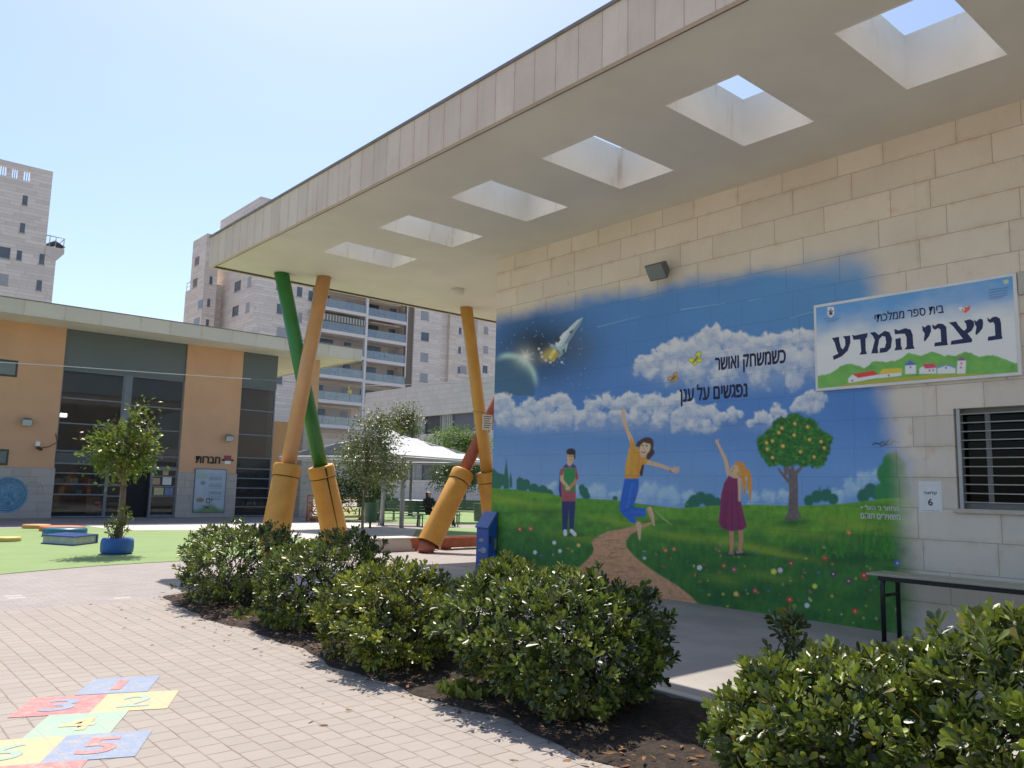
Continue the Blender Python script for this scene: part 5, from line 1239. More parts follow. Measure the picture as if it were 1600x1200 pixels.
for l_ in (0,):
    for i in range(N_ - 1):
        for j in range(N_ - 1):
            q_ = [l_ * 81 + i * N_ + j, l_ * 81 + (i + 1) * N_ + j, l_ * 81 + (i + 1) * N_ + j + 1, l_ * 81 + i * N_ + j + 1]
            Fq.append(tuple(q_ if l_ == 0 else q_[::-1]))
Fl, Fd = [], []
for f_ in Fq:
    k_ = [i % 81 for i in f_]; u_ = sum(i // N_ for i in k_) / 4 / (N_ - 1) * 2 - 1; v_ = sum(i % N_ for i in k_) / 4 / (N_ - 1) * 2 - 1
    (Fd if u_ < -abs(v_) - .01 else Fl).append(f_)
MB().add(V, Fl).build("fabric", mat("sail cloth", (0.48, 0.48, 0.49), 0.8, 0.03), sail); MB().add(V, Fd).build("dark_panel", mat("dark sail panel", (0.05, 0.058, 0.07), 0.9, 0.05, spec=0.0), sail)  # left-front panel is coloured near black, the other panels pale
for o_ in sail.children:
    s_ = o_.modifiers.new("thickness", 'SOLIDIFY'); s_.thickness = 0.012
fr = MB()
c4 = [SP(u, v, 0)[:2] for u, v in ((-1, -1), (1, -1), (1, 1), (-1, 1))]
for i in range(4):
    a, b_ = c4[i], c4[(i + 1) % 4]; fr.tube([(*a, ez - .09), (*b_, ez - .09)], 0.05, 6); fr.tube([(*a, ez - .05), (SCX, SCY, pz - .12)], 0.035, 6)
fr.build("frame", mat("sail frame", (0.30, 0.31, 0.33), 0.5, 0.05), sail)
p = G(627, 824)
for x, y in ((p[0], p[1]), SP(.9, .9, 0)[:2]): MB().tube([(x, y, 0), (x, y, ez + .1)], 0.085, 12).build("post", mat("sail frame", (0.3, 0.31, 0.33)), sail)

# ------------------------------------------------------------------ green benches, bins, table, people
GREEN = mat("bench green", (0.075, 0.145, 0.085), 0.5, 0.1)
def make_bench(label):
    t = thing("garden_bench", (0, 0, 0), label, "bench", "green metal benches under the shade canopy")
    for k in range(4): MB().box(-.85, .85, -.22 + k * .115, -.12 + k * .115, .43, .455).build("seat_slat", GREEN, t)
    for k in range(4): MB().obox((0, -.26 - k * .025, .56 + k * .105), (.85, 0, 0), (0, .012, 0), (0, -.012, .05)).build("back_slat", GREEN, t)
    for sx in (-.72, .72):
        MB().tube([(sx, .2, 0), (sx, .2, .42), (sx, -.2, .42), (sx, -.25, .5), (sx, -.36, .92)], 0.022, 8).tube([(sx, -.2, .42), (sx, -.26, 0)], 0.022, 8).build("leg", GREEN, t)
    return t
bs = [(624, 821, 0.0, "green slatted bench right beside the shade post"), (588, 812, 0.25, "green slatted bench left of the shade post behind the bin"), (684, 823, pi + .55, "green slatted bench where the two women in black sit"), (742, 817, -0.2, "green slatted bench behind the amber pencil column")]
proto = make_bench(bs[0][3]); BPOS = []
for i, (x, y, rz, lb) in enumerate(bs):
    if i == 0: t = proto
    else:
        t = proto.copy(); COL.objects.link(t)
        for ch in list(proto.children):
            c_ = ch.copy(); COL.objects.link(c_); c_.parent = t
    q_ = G(x, y); t.location = (q_[0], q_[1], 0); t.rotation_euler = (0, 0, atan2(gdir.y, gdir.x) + rz); t["label"] = lb; BPOS.append((q_, atan2(gdir.y, gdir.x) + rz))
def bin_(x, y, label, s=1.0):
    q_ = G(x, y); t = thing("litter_bin", (q_[0], q_[1], 0), label, "litter bin", "green litter bins near the benches")
    c = Vector((q_[0], q_[1], 0))
    MB().lathe(c + Vector((0, 0, .2)), [(.19, 0), (.21, .02), (.24, .62), (.25, .64), (.25, .67), (.2, .67), (.19, .3)], 18).build("drum", GREEN, t)
    MB().tube([c, c + Vector((0, 0, .3))], .04, 8).lathe(c, [(.16, 0), (.16, .02), (.04, .03)], 14).build("foot", BLACKM, t)
    return t
bin_(578, 825, "green litter bin beside the thin tree trunk")
bin_(749, 823, "green litter bin between the red and amber pencils")
q_ = G(643, 806); tb = thing("round_table", (q_[0], q_[1], 0), "sunlit white round table beyond the green benches", "table")
MB().lathe((q_[0], q_[1], .72), [(.02, 0), (.62, .0), (.64, .02), (.62, .045), (.02, .045)], 28).build("tabletop", WHITEP, tb)
MB().tube([(q_[0], q_[1], 0), (q_[0], q_[1], .72)], .06, 10).lathe((q_[0], q_[1], 0), [(.3, 0), (.3, .03), (.06, .05)], 18).build("leg", GREYM, tb)

def skin_body(name, J, E, material, parent, sub=2):
    """One continuous figure from joints J {name:(pos,radius)} and edges E."""
    me = bpy.data.meshes.new(name); ks = list(J); off = origin_of(parent)
    me.from_pydata([tuple(Vector(J[k][0]) - off) for k in ks], [(ks.index(a), ks.index(b_)) for a, b_ in E], [])
    o = bpy.data.objects.new(name, me); COL.objects.link(o); o.parent = parent
    sk = o.modifiers.new("skin", 'SKIN'); sk.use_smooth_shade = True
    for i, k in enumerate(ks):
        r = J[k][1]; me.skin_vertices[0].data[i].radius = (r, r) if not isinstance(r, tuple) else r
    me.skin_vertices[0].data[0].use_root = True
    ss = o.modifiers.new("sub", 'SUBSURF'); ss.levels = sub; ss.render_levels = sub
    me.materials.append(material)
    return o
CLOTH = mat("black cloth", (0.018, 0.017, 0.02), 0.85, 0.15, 12); SKIN = mat("skin", (0.42, 0.26, 0.19), 0.55, 0.05); HAIRB = mat("dark hair", (0.02, 0.014, 0.012), 0.5, 0.1)
def seated(bpos, dx, label, lean, reach):
    (q_, rz) = bpos; R = Matrix.Rotation(rz, 3, 'Z'); base = Vector((q_[0], q_[1], 0)) + R @ Vector((dx, 0, 0))
    W = lambda x, y, z: base + R @ Vector((x, y, z))
    t = thing("person", base, label, "person")
    J = {"pelvis": (W(0, -.06, .54), .125), "waist": (W(lean * .3, -.06, .70), .115), "chest": (W(lean * .7, -.03, .92), .135), "neck0": (W(lean, 0, 1.04), .06),
         "shL": (W(lean - .17, -.01, 1.0), .06), "elL": (W(lean - .22, .1, .76), .045), "wrL": (W(-.08, .28, .68), .035),
         "shR": (W(lean + .17, -.01, 1.0), .06), "elR": (W(lean + .23, .1, .76), .045), "wrR": (W(reach, .3, .68), .035),
         "hipL": (W(-.1, .02, .53), .1), "knL": (W(-.12, .40, .53), .075), "anL": (W(-.12, .42, .12), .05), "ftL": (W(-.13, .56, .05), .042),
         "hipR": (W(.1, .02, .53), .1), "knR": (W(.12, .40, .53), .075), "anR": (W(.13, .44, .12), .05), "ftR": (W(.14, .58, .05), .042)}
    E = [("pelvis", "waist"), ("waist", "chest"), ("chest", "neck0"), ("chest", "shL"), ("shL", "elL"), ("elL", "wrL"), ("chest", "shR"), ("shR", "elR"), ("elR", "wrR"),
         ("pelvis", "hipL"), ("hipL", "knL"), ("knL", "anL"), ("anL", "ftL"), ("pelvis", "hipR"), ("hipR", "knR"), ("knR", "anR"), ("anR", "ftR")]
    skin_body("body", J, E, CLOTH, t)
    h = W(lean + .01, .04, 1.2)
    skin_body("head", {"b": (W(lean, .01, 1.06), .045), "n": (W(lean, .02, 1.11), .048), "s": (h, .092), "t": (h + Vector((0, 0, .06)), .075), "j": (W(lean + .01, .10, 1.16), .045), "nose": (W(lean + .01, .135, 1.2), .014)}, [("b", "n"), ("n", "s"), ("s", "t"), ("s", "j"), ("s", "nose")], SKIN, t)
    skin_body("hair", {"t": (h + Vector((0, 0, .07)) + R @ Vector((0, -.03, 0)), .1), "m": (h + R @ Vector((0, -.06, -.02)), .105), "l": (h + R @ Vector((0, -.09, -.2)), .09), "e": (h + R @ Vector((0, -.1, -.36)), .05)}, [("t", "m"), ("m", "l"), ("l", "e")], HAIRB, t)
    for s_, wx in ((-1, -.08), (1, reach)):
        J = {"w": (W(wx, .29, .68), .03), "p": (W(wx - .01 * s_, .35, .67), .034)}
        E2 = [("w", "p")]
        for k in range(4):
            J[f"k{k}"] = (W(wx - .03 + .02 * k, .40, .665), .010); J[f"f{k}"] = (W(wx - .03 + .02 * k, .435 - .006 * abs(k - 1), .645), .008); E2 += [("p", f"k{k}"), (f"k{k}", f"f{k}")]
        J["t0"] = (W(wx - .035 * s_, .36, .68), .011); J["t1"] = (W(wx - .05 * s_, .395, .67), .009); E2 += [("p", "t0"), ("t0", "t1")]
        skin_body("hand", J, E2, SKIN, t, 1)
    return t
seated(BPOS[2], .36, "person in black clothes with long dark hair sitting on the bench", .05, .05)
seated(BPOS[2], -.3, "person in black sitting close to the red pencil column, turned to the neighbour", -.05, .0)

# ------------------------------------------------------------------ orange metal railing bench with open lattice
op = thing("orange_railing", PY(478, 810, 27)[:2].tolist() + [0], "orange metal play railing with openwork lattice behind the sleeves", "railing")
ORG = mat("orange metal", (0.55, 0.15, 0.045), 0.5, 0.1)
a, b_ = Vector((*G(479, 814)[:2], 0)), Vector((*G(567, 812)[:2], 0)); d = (b_ - a)
L_ = d.length; d.normalize(); up = Vector((0, 0, 1)); hh_ = .98
At = lambda s_, z: a + d * (s_ * L_) + up * z
MB().tube([At(0, 0), At(0, hh_), At(1, hh_), At(1, 0)], .035, 8).tube([At(0, .16), At(1, .16)], .03, 8).tube([At(.5, .16), At(.5, hh_)], .028, 8).build("frame", ORG, op)
lt = MB(); RR = random.Random(9)
for k in range(34):
    s0, z0 = RR.uniform(.02, .96), RR.uniform(.22, .78)
    s1, z1 = min(.99, max(.01, s0 + RR.uniform(-.12, .12))), min(hh_ - .02, max(.17, z0 + RR.uniform(-.3, .3)))
    lt.tube([At(s0, z0), At(s1, z1)], .022, 6)
for z in (.36, .55, .74, .86): lt.tube([At(0, z), At(1, z)], .018, 6)
lt.build("lattice", ORG, op)
nrm = Vector((-d.y, d.x, 0))
MB().obox(At(.5, .14) - nrm * .2, d * (L_ / 2), nrm * .22, up * .03).build("seat_board", mat("orange board", (0.48, 0.22, 0.10), 0.6, 0.1), op)
for s_ in (.06, .94): MB().obox(At(s_, .055) - nrm * .2, d * .05, nrm * .18, up * .054).build("foot", ORG, op)

# ------------------------------------------------------------------ terracotta planters, concrete block, blue cabinet
TERR = mat("terracotta", (0.36, 0.125, 0.07), 0.8, 0.12, 5, 0.2, 40)
def planter(x0, x1, y0, label):
    t = thing("terracotta_planter", (x0, y0, 0), label, "planter", "terracotta planters by the red pencil")
    w = .36
    def ring(z, g): return [(x0 - g, y0 - g, z), (x1 + g, y0 - g, z), (x1 + g, y0 + w + g, z), (x0 - g, y0 + w + g, z)]
    V = ring(.05, -.03) + ring(.23, .0) + ring(.23, .02) + ring(.29, .025) + ring(.29, -.03) + ring(.22, -.035)
    F_ = [(3, 2, 1, 0)]
    for k in range(5):
        for i in range(4): F_.append((k * 4 + i, k * 4 + (i + 1) % 4, k * 4 + 4 + (i + 1) % 4, k * 4 + 4 + i))
    F_.append((20, 21, 22, 23))
    MB().add(V, F_).build("trough", TERR, t)
    m_ = MB()
    for xx in (x0 + .1, x1 - .2): m_.box(xx, xx + .1, y0 + .03, y0 + w - .03, 0, .05)
    m_.build("feet", TERR, t)
    return t
planter(10.55, 11.25, 15.55, "terracotta trough left of the red pencil tip")
planter(11.45, 13.2, 15.5, "longer terracotta trough right of the red pencil tip")
q_ = G(620, 862)
blk = MB().box(q_[0] - .62, q_[0] + .5, q_[1], q_[1] + .5, 0, .27).box(q_[0] - .66, q_[0] + .54, q_[1] - .04, q_[1] + .54, .27, .31).build("concrete_block", CONC, bevel=.015)
tag(blk, "low pale concrete seat block left of the terracotta planters", "block")
BL = mat("blue panel paint", (0.025, 0.095, 0.38), 0.4, 0.06, 3)
cb = thing("blue_cabinet", (9.1, 11.1, 0), "bright blue slant-topped cabinet with fish decor at the mural's edge", "cabinet")
x0, x1, y0, y1, za, zb_ = 8.99, 9.195, 10.93, 11.27, .77, 1.05
# body with sloping lid that rises towards the wall
MB().add([(x0, y0, 0), (x1, y0, 0), (x1, y1, 0), (x0, y1, 0), (x0, y0, za), (x1, y0, zb_), (x1, y1, zb_), (x0, y1, za)],
         [(0, 3, 2, 1), (0, 1, 5, 4), (1, 2, 6, 5), (2, 3, 7, 6), (3, 0, 4, 7), (4, 5, 6, 7)]).build("body", BL, cb, bevel=.02)
sl_ = Vector((x1 - x0, 0, zb_ - za)).normalized(); nl = Vector((-sl_.z, 0, sl_.x))
MB().obox(Vector(((x0 + x1) / 2, (y0 + y1) / 2, (za + zb_) / 2)) + nl * .018, sl_ * .175, (0, .18, 0), nl * .016).build("lid", mat("blue lid", (0.10, 0.16, 0.42), 0.4, 0.06, 3), cb, bevel=.012)
de = MB()
def fish(cx, cz, s_): 
    n_ = 14; V = [(x0 - .004, cx + s_ * cos(2 * pi * k / n_), cz + .55 * s_ * sin(2 * pi * k / n_)) for k in range(n_)] + [(x0 - .001, cx + s_ * cos(2 * pi * k / n_), cz + .55 * s_ * sin(2 * pi * k / n_)) for k in range(n_)]
    de.add(V, [tuple(range(n_))] + [(k, (k + 1) % n_, n_ + (k + 1) % n_, n_ + k) for k in range(n_)])
    de.add([(x0 - .004, cx + s_ * .9, cz), (x0 - .004, cx + s_ * 1.5, cz + .45 * s_), (x0 - .004, cx + s_ * 1.5, cz - .45 * s_)], [(0, 1, 2)])
fish(y0 + .13, .40, .085); fish(y0 + .17, .57, .055)
de.build("fish_decor", mat("fish grey", (0.32, 0.36, 0.38), 0.5, 0.3, 20), cb)
MB().box(x1 - .06, x1 - .02, y0 - .006, y0 - .001, .42, .6).build("yellow_decor", mat("decor yellow", (0.32, 0.27, 0.06), 0.5, 0.2, 20), cb)
MB().box(x0 + .02, x0 + .06, y0 - .006, y0 - .001, .52, .66).build("dark_decor", mat("decor dark", (0.03, 0.03, 0.04), 0.5, 0.4, 20), cb)
# small white notice hanging at the wall's corner
p = PX(760.5, 656, 11.6); YN = 13.9
n0, n1, c0, c1 = PY(754, 656, YN)[0], PY(769, 656, YN)[0], PY(761, 672, YN)[2], PY(761, 648, YN)[2]
ns = thing("hanging_notice", (n0, YN, c0), "small white printed notice beside the amber pencil at the wall corner", "notice")
MB().box(n0, n1, YN - .012, YN, c0, c1).build("sheet", WHITEP, ns)
m_ = MB()
for k in range(6):
    zz_ = c1 - (k + .8) * (c1 - c0) / 7; m_.box(n0 + .025, n1 - .03 - .03 * (k % 3), YN - .016, YN - .0125, zz_ - .012, zz_ + .006)
m_.build("print_lines", mat("print blue", (0.12, 0.13, 0.22), 0.6, 0.1), ns)
MB().tube([((n0 + n1) / 2, YN, c1 - .01), ((n0 + n1) / 2, YN + .1, c1 + .05), ((n0 + n1) / 2 + .02, 14.5, c1 + .12)], .006, 5).build("string", BLACKM, ns)

# ------------------------------------------------------------------ play objects on the turf
def ring_poly(q4): return [tuple(G(*q_)[:2]) for q_ in q4]
A_, B_, C_ = [Vector((*G(*q_)[:2], 0)) for q_ in ((65, 850), (116, 853.5), (151, 849))]
e1 = A_ - B_; e2 = C_ - B_
D_ = A_ + e2
bk = thing("giant_book", tuple(B_), "giant blue closed book seat lying on the turf", "book seat")
hb_ = .21
cen = (A_ + B_ + C_ + D_) / 4
def slab(P, z0, z1, g): 
    Q_ = [cen + (p - cen) * g for p in P]; return MB().prism([(p.x, p.y) for p in Q_], z0, z1)
ccw = [B_, C_, D_, A_]
BBL = mat("book blue", (0.035, 0.075, 0.28), 0.3, 0.06, 3)
slab(ccw, 0.0, .03, 1.03).build("lower_cover", BBL, bk); slab(ccw, .03, hb_ - .03, .97).build("pages", mat("page grey", (0.40, 0.42, 0.40), 0.7, 0.12, 9), bk); slab(ccw, hb_ - .03, hb_, 1.03).build("upper_cover", BBL, bk)
c_ = (B_ + C_) / 2
MB().obox(C_ + (D_ - C_) * .5 + Vector((0, 0, hb_ / 2)), (D_ - C_) * .515, e2.normalized() * .03, (0, 0, hb_ / 2 - .002)).build("spine", BBL, bk)
def pad(x, y, rpx, h_, colr, name, label, squash=1.0):
    q_ = G(x, y); r_ = rpx / FOC * hypot(q_[0], q_[1])
    o = MB().lathe((q_[0], q_[1], 0), [(r_ * .97, 0), (r_, h_ * .3), (r_, h_ * .8), (r_ * .96, h_), (r_ * .5, h_ * 1.04)], 26).build(name, colr)
    tag(o, label, "play pad", "coloured play pads on the turf"); return o
pad(101, 838.0, 27, .21, mat("pad teal", (0.02, 0.14, 0.22), 0.35, 0.05), "play_pad", "teal round pad right behind the giant blue book")
pad(97, 829.5, 27.5, .13, mat("pad orange", (0.60, 0.17, 0.06), 0.5, 0.08), "play_pad", "deep orange round pad beyond the teal one")
pad(57, 825.5, 17, .11, mat("pad amber", (0.60, 0.30, 0.10), 0.5, 0.08), "play_pad", "small amber pad nearest the shaded entrance")
pad(8, 846, 18, .1, mat("pad yellow", (0.62, 0.46, 0.13), 0.5, 0.08), "play_pad", "yellow pad at the turf's open left side")

# ------------------------------------------------------------------ hopscotch painted on the pavers
hop = thing("hopscotch", (1.6, 5.9, 0), "worn hopscotch grid of red, yellow, green and blue numbered squares", "hopscotch")
def worn(name, col):
    mt, n, b = new_mat(name); geo = n.new("ShaderNodeNewGeometry"); pos = geo.outputs['Position']
    p = n.new("ShaderNodeSeparateXYZ"); n.put(p.inputs[0], pos)
    wob = n.m('MULTIPLY', n.m('SUBTRACT', n.noise(pos, 2.2, 2), 0.5), 0.02)
    mask, rnd, d = courses(n, n.m('ADD', p.outputs[1], wob), n.m('ADD', p.outputs[0], wob), 0.158, 0.1553, 0.0035, 0.41, 0.0)
    f = n.noise(pos, 14, 6, 0.75); g = n.noise(pos, 70, 4, 0.8); h_ = n.noise(pos, 2.5, 3, 0.6)
    w = n.m('ADD', n.ramp(f, 0.40, 0.70, 0.0, 0.75), n.ramp(g, 0.46, 0.72, 0.03, 0.55), clamp=True)
    w = n.m('MAXIMUM', w, n.m('MULTIPLY', mask, 0.55)); w = n.m('MULTIPLY', w, n.ramp(h_, 0.25, 0.7, 0.5, 1.1), clamp=True)
    n.put(b.inputs['Base Color'], n.mix(w, col, (0.46, 0.40, 0.35))); b.inputs['Roughness'].default_value = 0.8; b.inputs['Specular IOR Level'].default_value = 0.25
    bm_ = n.new("ShaderNodeBump"); bm_.inputs['Strength'].default_value = 0.5; bm_.inputs['Distance'].default_value = 0.006
    n.put(bm_.inputs['Height'], n.m('ADD', n.m('MULTIPLY', g, .4), n.ramp(d, 0, .009, 0, .8))); n.put(b.inputs['Normal'], bm_.outputs[0])
    return mt
HB, HRD, HYL, HGN = worn("worn blue", (0.24, 0.32, 0.48)), worn("worn red", (0.58, 0.20, 0.21)), worn("worn yellow", (0.62, 0.49, 0.27)), worn("worn green", (0.33, 0.50, 0.40))
hx0, hdx, hdy = Vector((1.735, 6.235)), Vector((0.425, -0.175)), Vector((-0.222, -0.425))
P2 = lambda u, v: hx0 + hdx * u + hdy * v
def hsq(u, v, m, num, nm):
    q4 = [P2(u, v + 1), P2(u + 1, v + 1), P2(u + 1, v), P2(u, v)]
    o = MB().prism([(p.x, p.y) for p in q4], 0.0005, .004).build("square", m, hop)
    if num:
        cu = bpy.data.curves.new("n", 'FONT'); cu.body = num; cu.offset = .02; tmp = bpy.data.objects.new("n", cu); COL.objects.link(tmp); bpy.context.view_layer.update()
        me = bpy.data.meshes.new_from_object(tmp.evaluated_get(bpy.context.evaluated_depsgraph_get())); bpy.data.objects.remove(tmp)
        co = np.array([v_.co[:] for v_ in me.vertices]); a_, b2 = co.min(0), co.max(0); off = origin_of(hop)
        for v_ in me.vertices:
            tu = .5 + ((v_.co.x - a_[0]) / (b2[0] - a_[0]) - .5) * (.14 if num == '1' else .42); tv = .5 - ((v_.co.y - a_[1]) / (b2[1] - a_[1]) - .5) * .62
            w = P2(u + tu, v + tv); v_.co = (w.x - off.x, w.y - off.y, .0065)
        me.materials.clear(); me.materials.append(nm); ob = bpy.data.objects.new("number", me); COL.objects.link(ob); ob.parent = hop
hsq(-.46, -1.03, HB, "1", HRD); hsq(0.0, 0, HYL, "2", HGN); hsq(-1.0, 0, HRD, "3", HB); hsq(-.5, 1.0, HGN, "4", HYL); hsq(0.0, 2.0, HB, "5", HRD); hsq(-1.0, 2.0, HYL, "6", HGN); hsq(-.5, 3.0, HRD, "7", HYL)
hsq(0.0, 4.0, HGN, "8", HRD); hsq(-1.0, 4.0, HB, "9", HYL)
# ------------------------------------------------------------------ vegetation
LEAFS = np.array([(0, 0, 0), (.40, .12, .02), (.40, -.12, .02), (.40, 0, -.025), (.78, .20, .0), (.78, -.20, .0), (.78, 0, -.05), (1.0, .06, -.06), (1.0, -.06, -.06)])
LQ = np.array([(1, 4, 6, 3), (3, 6, 5, 2), (4, 7, 6, 6)]); 
LQUAD = np.array([(1, 4, 6, 3), (3, 6, 5, 2)])
LTRI = np.array([(0, 1, 3), (0, 3, 2), (4, 7, 6), (7, 8, 6), (6, 8, 5)])
SLEAF = np.array([(0, 0, 0), (.5, .26, .05), (.5, -.26, .05), (1.0, 0, -.08)])
STRI = np.array([(0, 3, 1), (0, 2, 3)])

def leaves(pos, dirs, nrms, size, tint, name, material, parent, simple=False):
    """One mesh of many separate leaves. pos,dirs,nrms (n,3); size (n,); tint (n,2)."""
    d = dirs / np.linalg.norm(dirs, axis=1, keepdims=True)
    s_ = np.cross(nrms, d); s_ /= np.linalg.norm(s_, axis=1, keepdims=True) + 1e-9
    n_ = np.cross(d, s_)
    T = SLEAF if simple else LEAFS
    V = pos[:, None, :] + size[:, None, None] * (T[None, :, 0, None] * d[:, None, :] + T[None, :, 1, None] * s_[:, None, :] + T[None, :, 2, None] * n_[:, None, :])
    k = len(T); o = (np.arange(len(pos)) * k)[:, None, None]
    tr = ((STRI if simple else LTRI)[None] + o).reshape(-1, 3)
    qd = None if simple else (LQUAD[None] + o).reshape(-1, 4)
    c = np.zeros((len(pos), k, 3), np.float32); c[:, :, :2] = tint[:, None, :]
    return np_mesh(name, V.reshape(-1, 3), qd, material, parent, c.reshape(-1, 3), "tint", smooth=not simple, tris=tr)

def unit(n_, rng):
    v = rng.normal(size=(n_, 3)); return v / np.linalg.norm(v, axis=1, keepdims=True)

BUSH = leaf_mat("pittosporum leaf", (0.018, 0.038, 0.010), (0.26, 0.325, 0.04), 0.40, 0.18, 0.75)
BUSHY = leaf_mat("yellowing pittosporum leaf", (0.022, 0.043, 0.010), (0.33, 0.37, 0.035), 0.40, 0.18, 0.75)
STEM = mat("shrub stem", (0.10, 0.07, 0.05), 0.9, 0.2)

def shrub(base, lumps, n_ros, leaf, label, seed, material, young=0.35, per=9, shell=0.86, stems=14, yellow=0.02):
    """Clipped broadleaf shrub: lumps are (dx,dy,z,rx,ry,rz) ellipsoids; leaves sit in rosettes at shoot tips through the outer shell."""
    rng = np.random.default_rng(seed)
    t = thing("shrub", (base[0], base[1], 0), label, "shrub", "evergreen shrubs in the planting bed")
    L = np.array(lumps, float); C = L[:, :3] + np.array([base[0], base[1], 0]); R = L[:, 3:]
    area = (R[:, 0] * R[:, 1] + R[:, 0] * R[:, 2] + R[:, 1] * R[:, 2]); pr = area / area.sum()
    P, N = [], []
    tries = 0
    while len(P) < n_ros and tries < 40:
        tries += 1
        k = rng.choice(len(L), size=n_ros * 2, p=pr); u = unit(n_ros * 2, rng)
        bumps = 1 + 0.11 * np.sin(u[:, 0] * 7 + k * 2.1 + seed) * np.sin(u[:, 1] * 6 + seed * 1.7) + 0.09 * np.sin(u[:, 2] * 11 + u[:, 0] * 9 + seed)
        rad = (1 - np.abs(rng.normal(0, 1 - shell, len(k)))) * bumps * rng.uniform(0.92, 1.08, len(k))
        p = C[k] + u * R[k] * rad[:, None]
        nn = u / R[k]; nn /= np.linalg.norm(nn, axis=1, keepdims=True)
        inside = np.zeros(len(k), bool)
        for j in range(len(L)): inside |= ((((p - C[j]) / R[j]) ** 2).sum(1) < 0.66) & (k != j)
        ok = (~inside) & (p[:, 2] > 0.05)
        P += list(p[ok]); N += list(nn[ok])
    P = np.array(P[:n_ros]); N = np.array(N[:n_ros])
    up = np.array([0, 0, 1.0])
    ax = N * 0.9 + up * 0.5 + rng.normal(0, 0.28, N.shape); ax /= np.linalg.norm(ax, axis=1, keepdims=True)
    a = np.cross(ax, rng.normal(size=ax.shape)); a /= np.linalg.norm(a, axis=1, keepdims=True); b = np.cross(ax, a)
    m = len(P); kk = np.arange(per)
    th = kk[None] * 2.4 + rng.uniform(0, 6.28, (m, 1)); spread = np.linspace(1.15, 0.35, per)[None] + rng.normal(0, .16, (m, per))
    d = ax[:, None] * np.cos(spread)[..., None] + (a[:, None] * np.cos(th)[..., None] + b[:, None] * np.sin(th)[..., None]) * np.sin(spread)[..., None]
    sz = leaf * (0.62 + 0.5 * np.sin(np.linspace(0.5, 2.6, per)))[None] * rng.uniform(0.75, 1.2, (m, per)) * rng.uniform(.75, 1.15, (m, 1))
    pos = P[:, None] + ax[:, None] * (np.linspace(-0.05, 0.02, per)[None, :, None]) * leaf / .07
    nr = ax[:, None] + rng.normal(0, .25, d.shape)
    big = rng.random((m, 1)) < young
    # paler shoots: young growth and sunlit leaves, both put into the tint, with scatter
    tint = np.clip(np.where(big, rng.uniform(.4, 1.0, (m, 1)), rng.uniform(0, .22, (m, 1))) * np.linspace(.55, 1.15, per)[None] + rng.normal(0, .08, (m, per)), 0, 1)
    yl = (rng.random((m, per)) < yellow) * rng.uniform(.4, 1, (m, per))
    leaves(pos.reshape(-1, 3), d.reshape(-1, 3), nr.reshape(-1, 3), sz.ravel(), np.stack([tint, yl], -1).reshape(-1, 2), "foliage", material, t)
    mb = MB()
    tips = P[rng.choice(m, size=min(m, stems * 7), replace=False)]
    for i, q_ in enumerate(tips):
        f = C[rng.integers(len(C))]; g0 = np.array([f[0] + rng.normal(0, .07), f[1] + rng.normal(0, .07), 0.0])
        mid = g0 * .45 + q_ * .55 + np.array([0, 0, .05]) + rng.normal(0, .03, 3)
        big_ = i < stems
        mb.tube([g0, mid, q_] if big_ else [mid, (mid + q_) / 2 + rng.normal(0, .02, 3), q_], [.014, .009, .003] if big_ else [.006, .004, .002], 5)
    mb.build("stems", STEM, t)
    return t

shrub((4.13, 9.75), [(-.05, .40, .52, .52, .55, .43), (-.08, -.22, .50, .60, .56, .42), (.25, .1, .55, .48, .62, .40), (-.28, .15, .36, .4, .5, .34)], 1150, .058, "dense dark shrub at the far tip of the planting bed", 1, BUSH, .45)
shrub((4.2, 7.85), [(-.08, .34, .44, .48, .46, .38), (0, -.22, .46, .58, .54, .40), (.3, .1, .58, .46, .55, .40), (-.32, -.1, .30, .34, .42, .28)], 1250, .059, "dark rounded shrub in front of the orange pencil sleeves", 2, BUSH, .45)
shrub((3.97, 6.12), [(-.12, .22, .38, .46, .42, .34), (.02, -.14, .44, .52, .48, .37), (-.2, -.45, .34, .45, .4, .32), (.3, .05, .36, .42, .48, .32)], 1250, .061, "yellow green shrub in the middle of the planting bed", 3, BUSHY, .5, yellow=.05)
shrub((4.72, 7.1), [(0, 0, .24, .34, .42, .2)], 150, .07, "small low shrub shaded behind the middle of the bed", 8, BUSH, .1, stems=6)
shrub((4.08, 4.10), [(-.1, .46, .52, .52, .5, .38), (-.02, -.02, .50, .60, .56, .42), (.26, -.15, .46, .46, .48, .40), (-.12, -.25, .36, .45, .42, .34), (.05, .72, .74, .2, .2, .24)], 2000, .058, "large glossy shrub whose top covers the mural's path", 4, BUSH, .48, yellow=.015)
shrub((3.90, 1.62), [(.08, .66, .32, .42, .46, .28), (.05, .22, .40, .52, .5, .36), (.15, -.45, .58, .60, .55, .42), (-.12, .3, .34, .45, .6, .32), (.2, -1.0, .58, .6, .6, .46)], 2600, .064, "nearest bright shrub with broad shiny leaves before the bench", 5, BUSH, .55, yellow=.03, per=10)
shrub((4.72, 2.78), [(0, 0, .50, .13, .13, .26), (.03, -.1, .24, .16, .16, .2)], 60, .07, "thin upright sprig in the shade beside the nearest shrub", 6, BUSH, .05, stems=5)

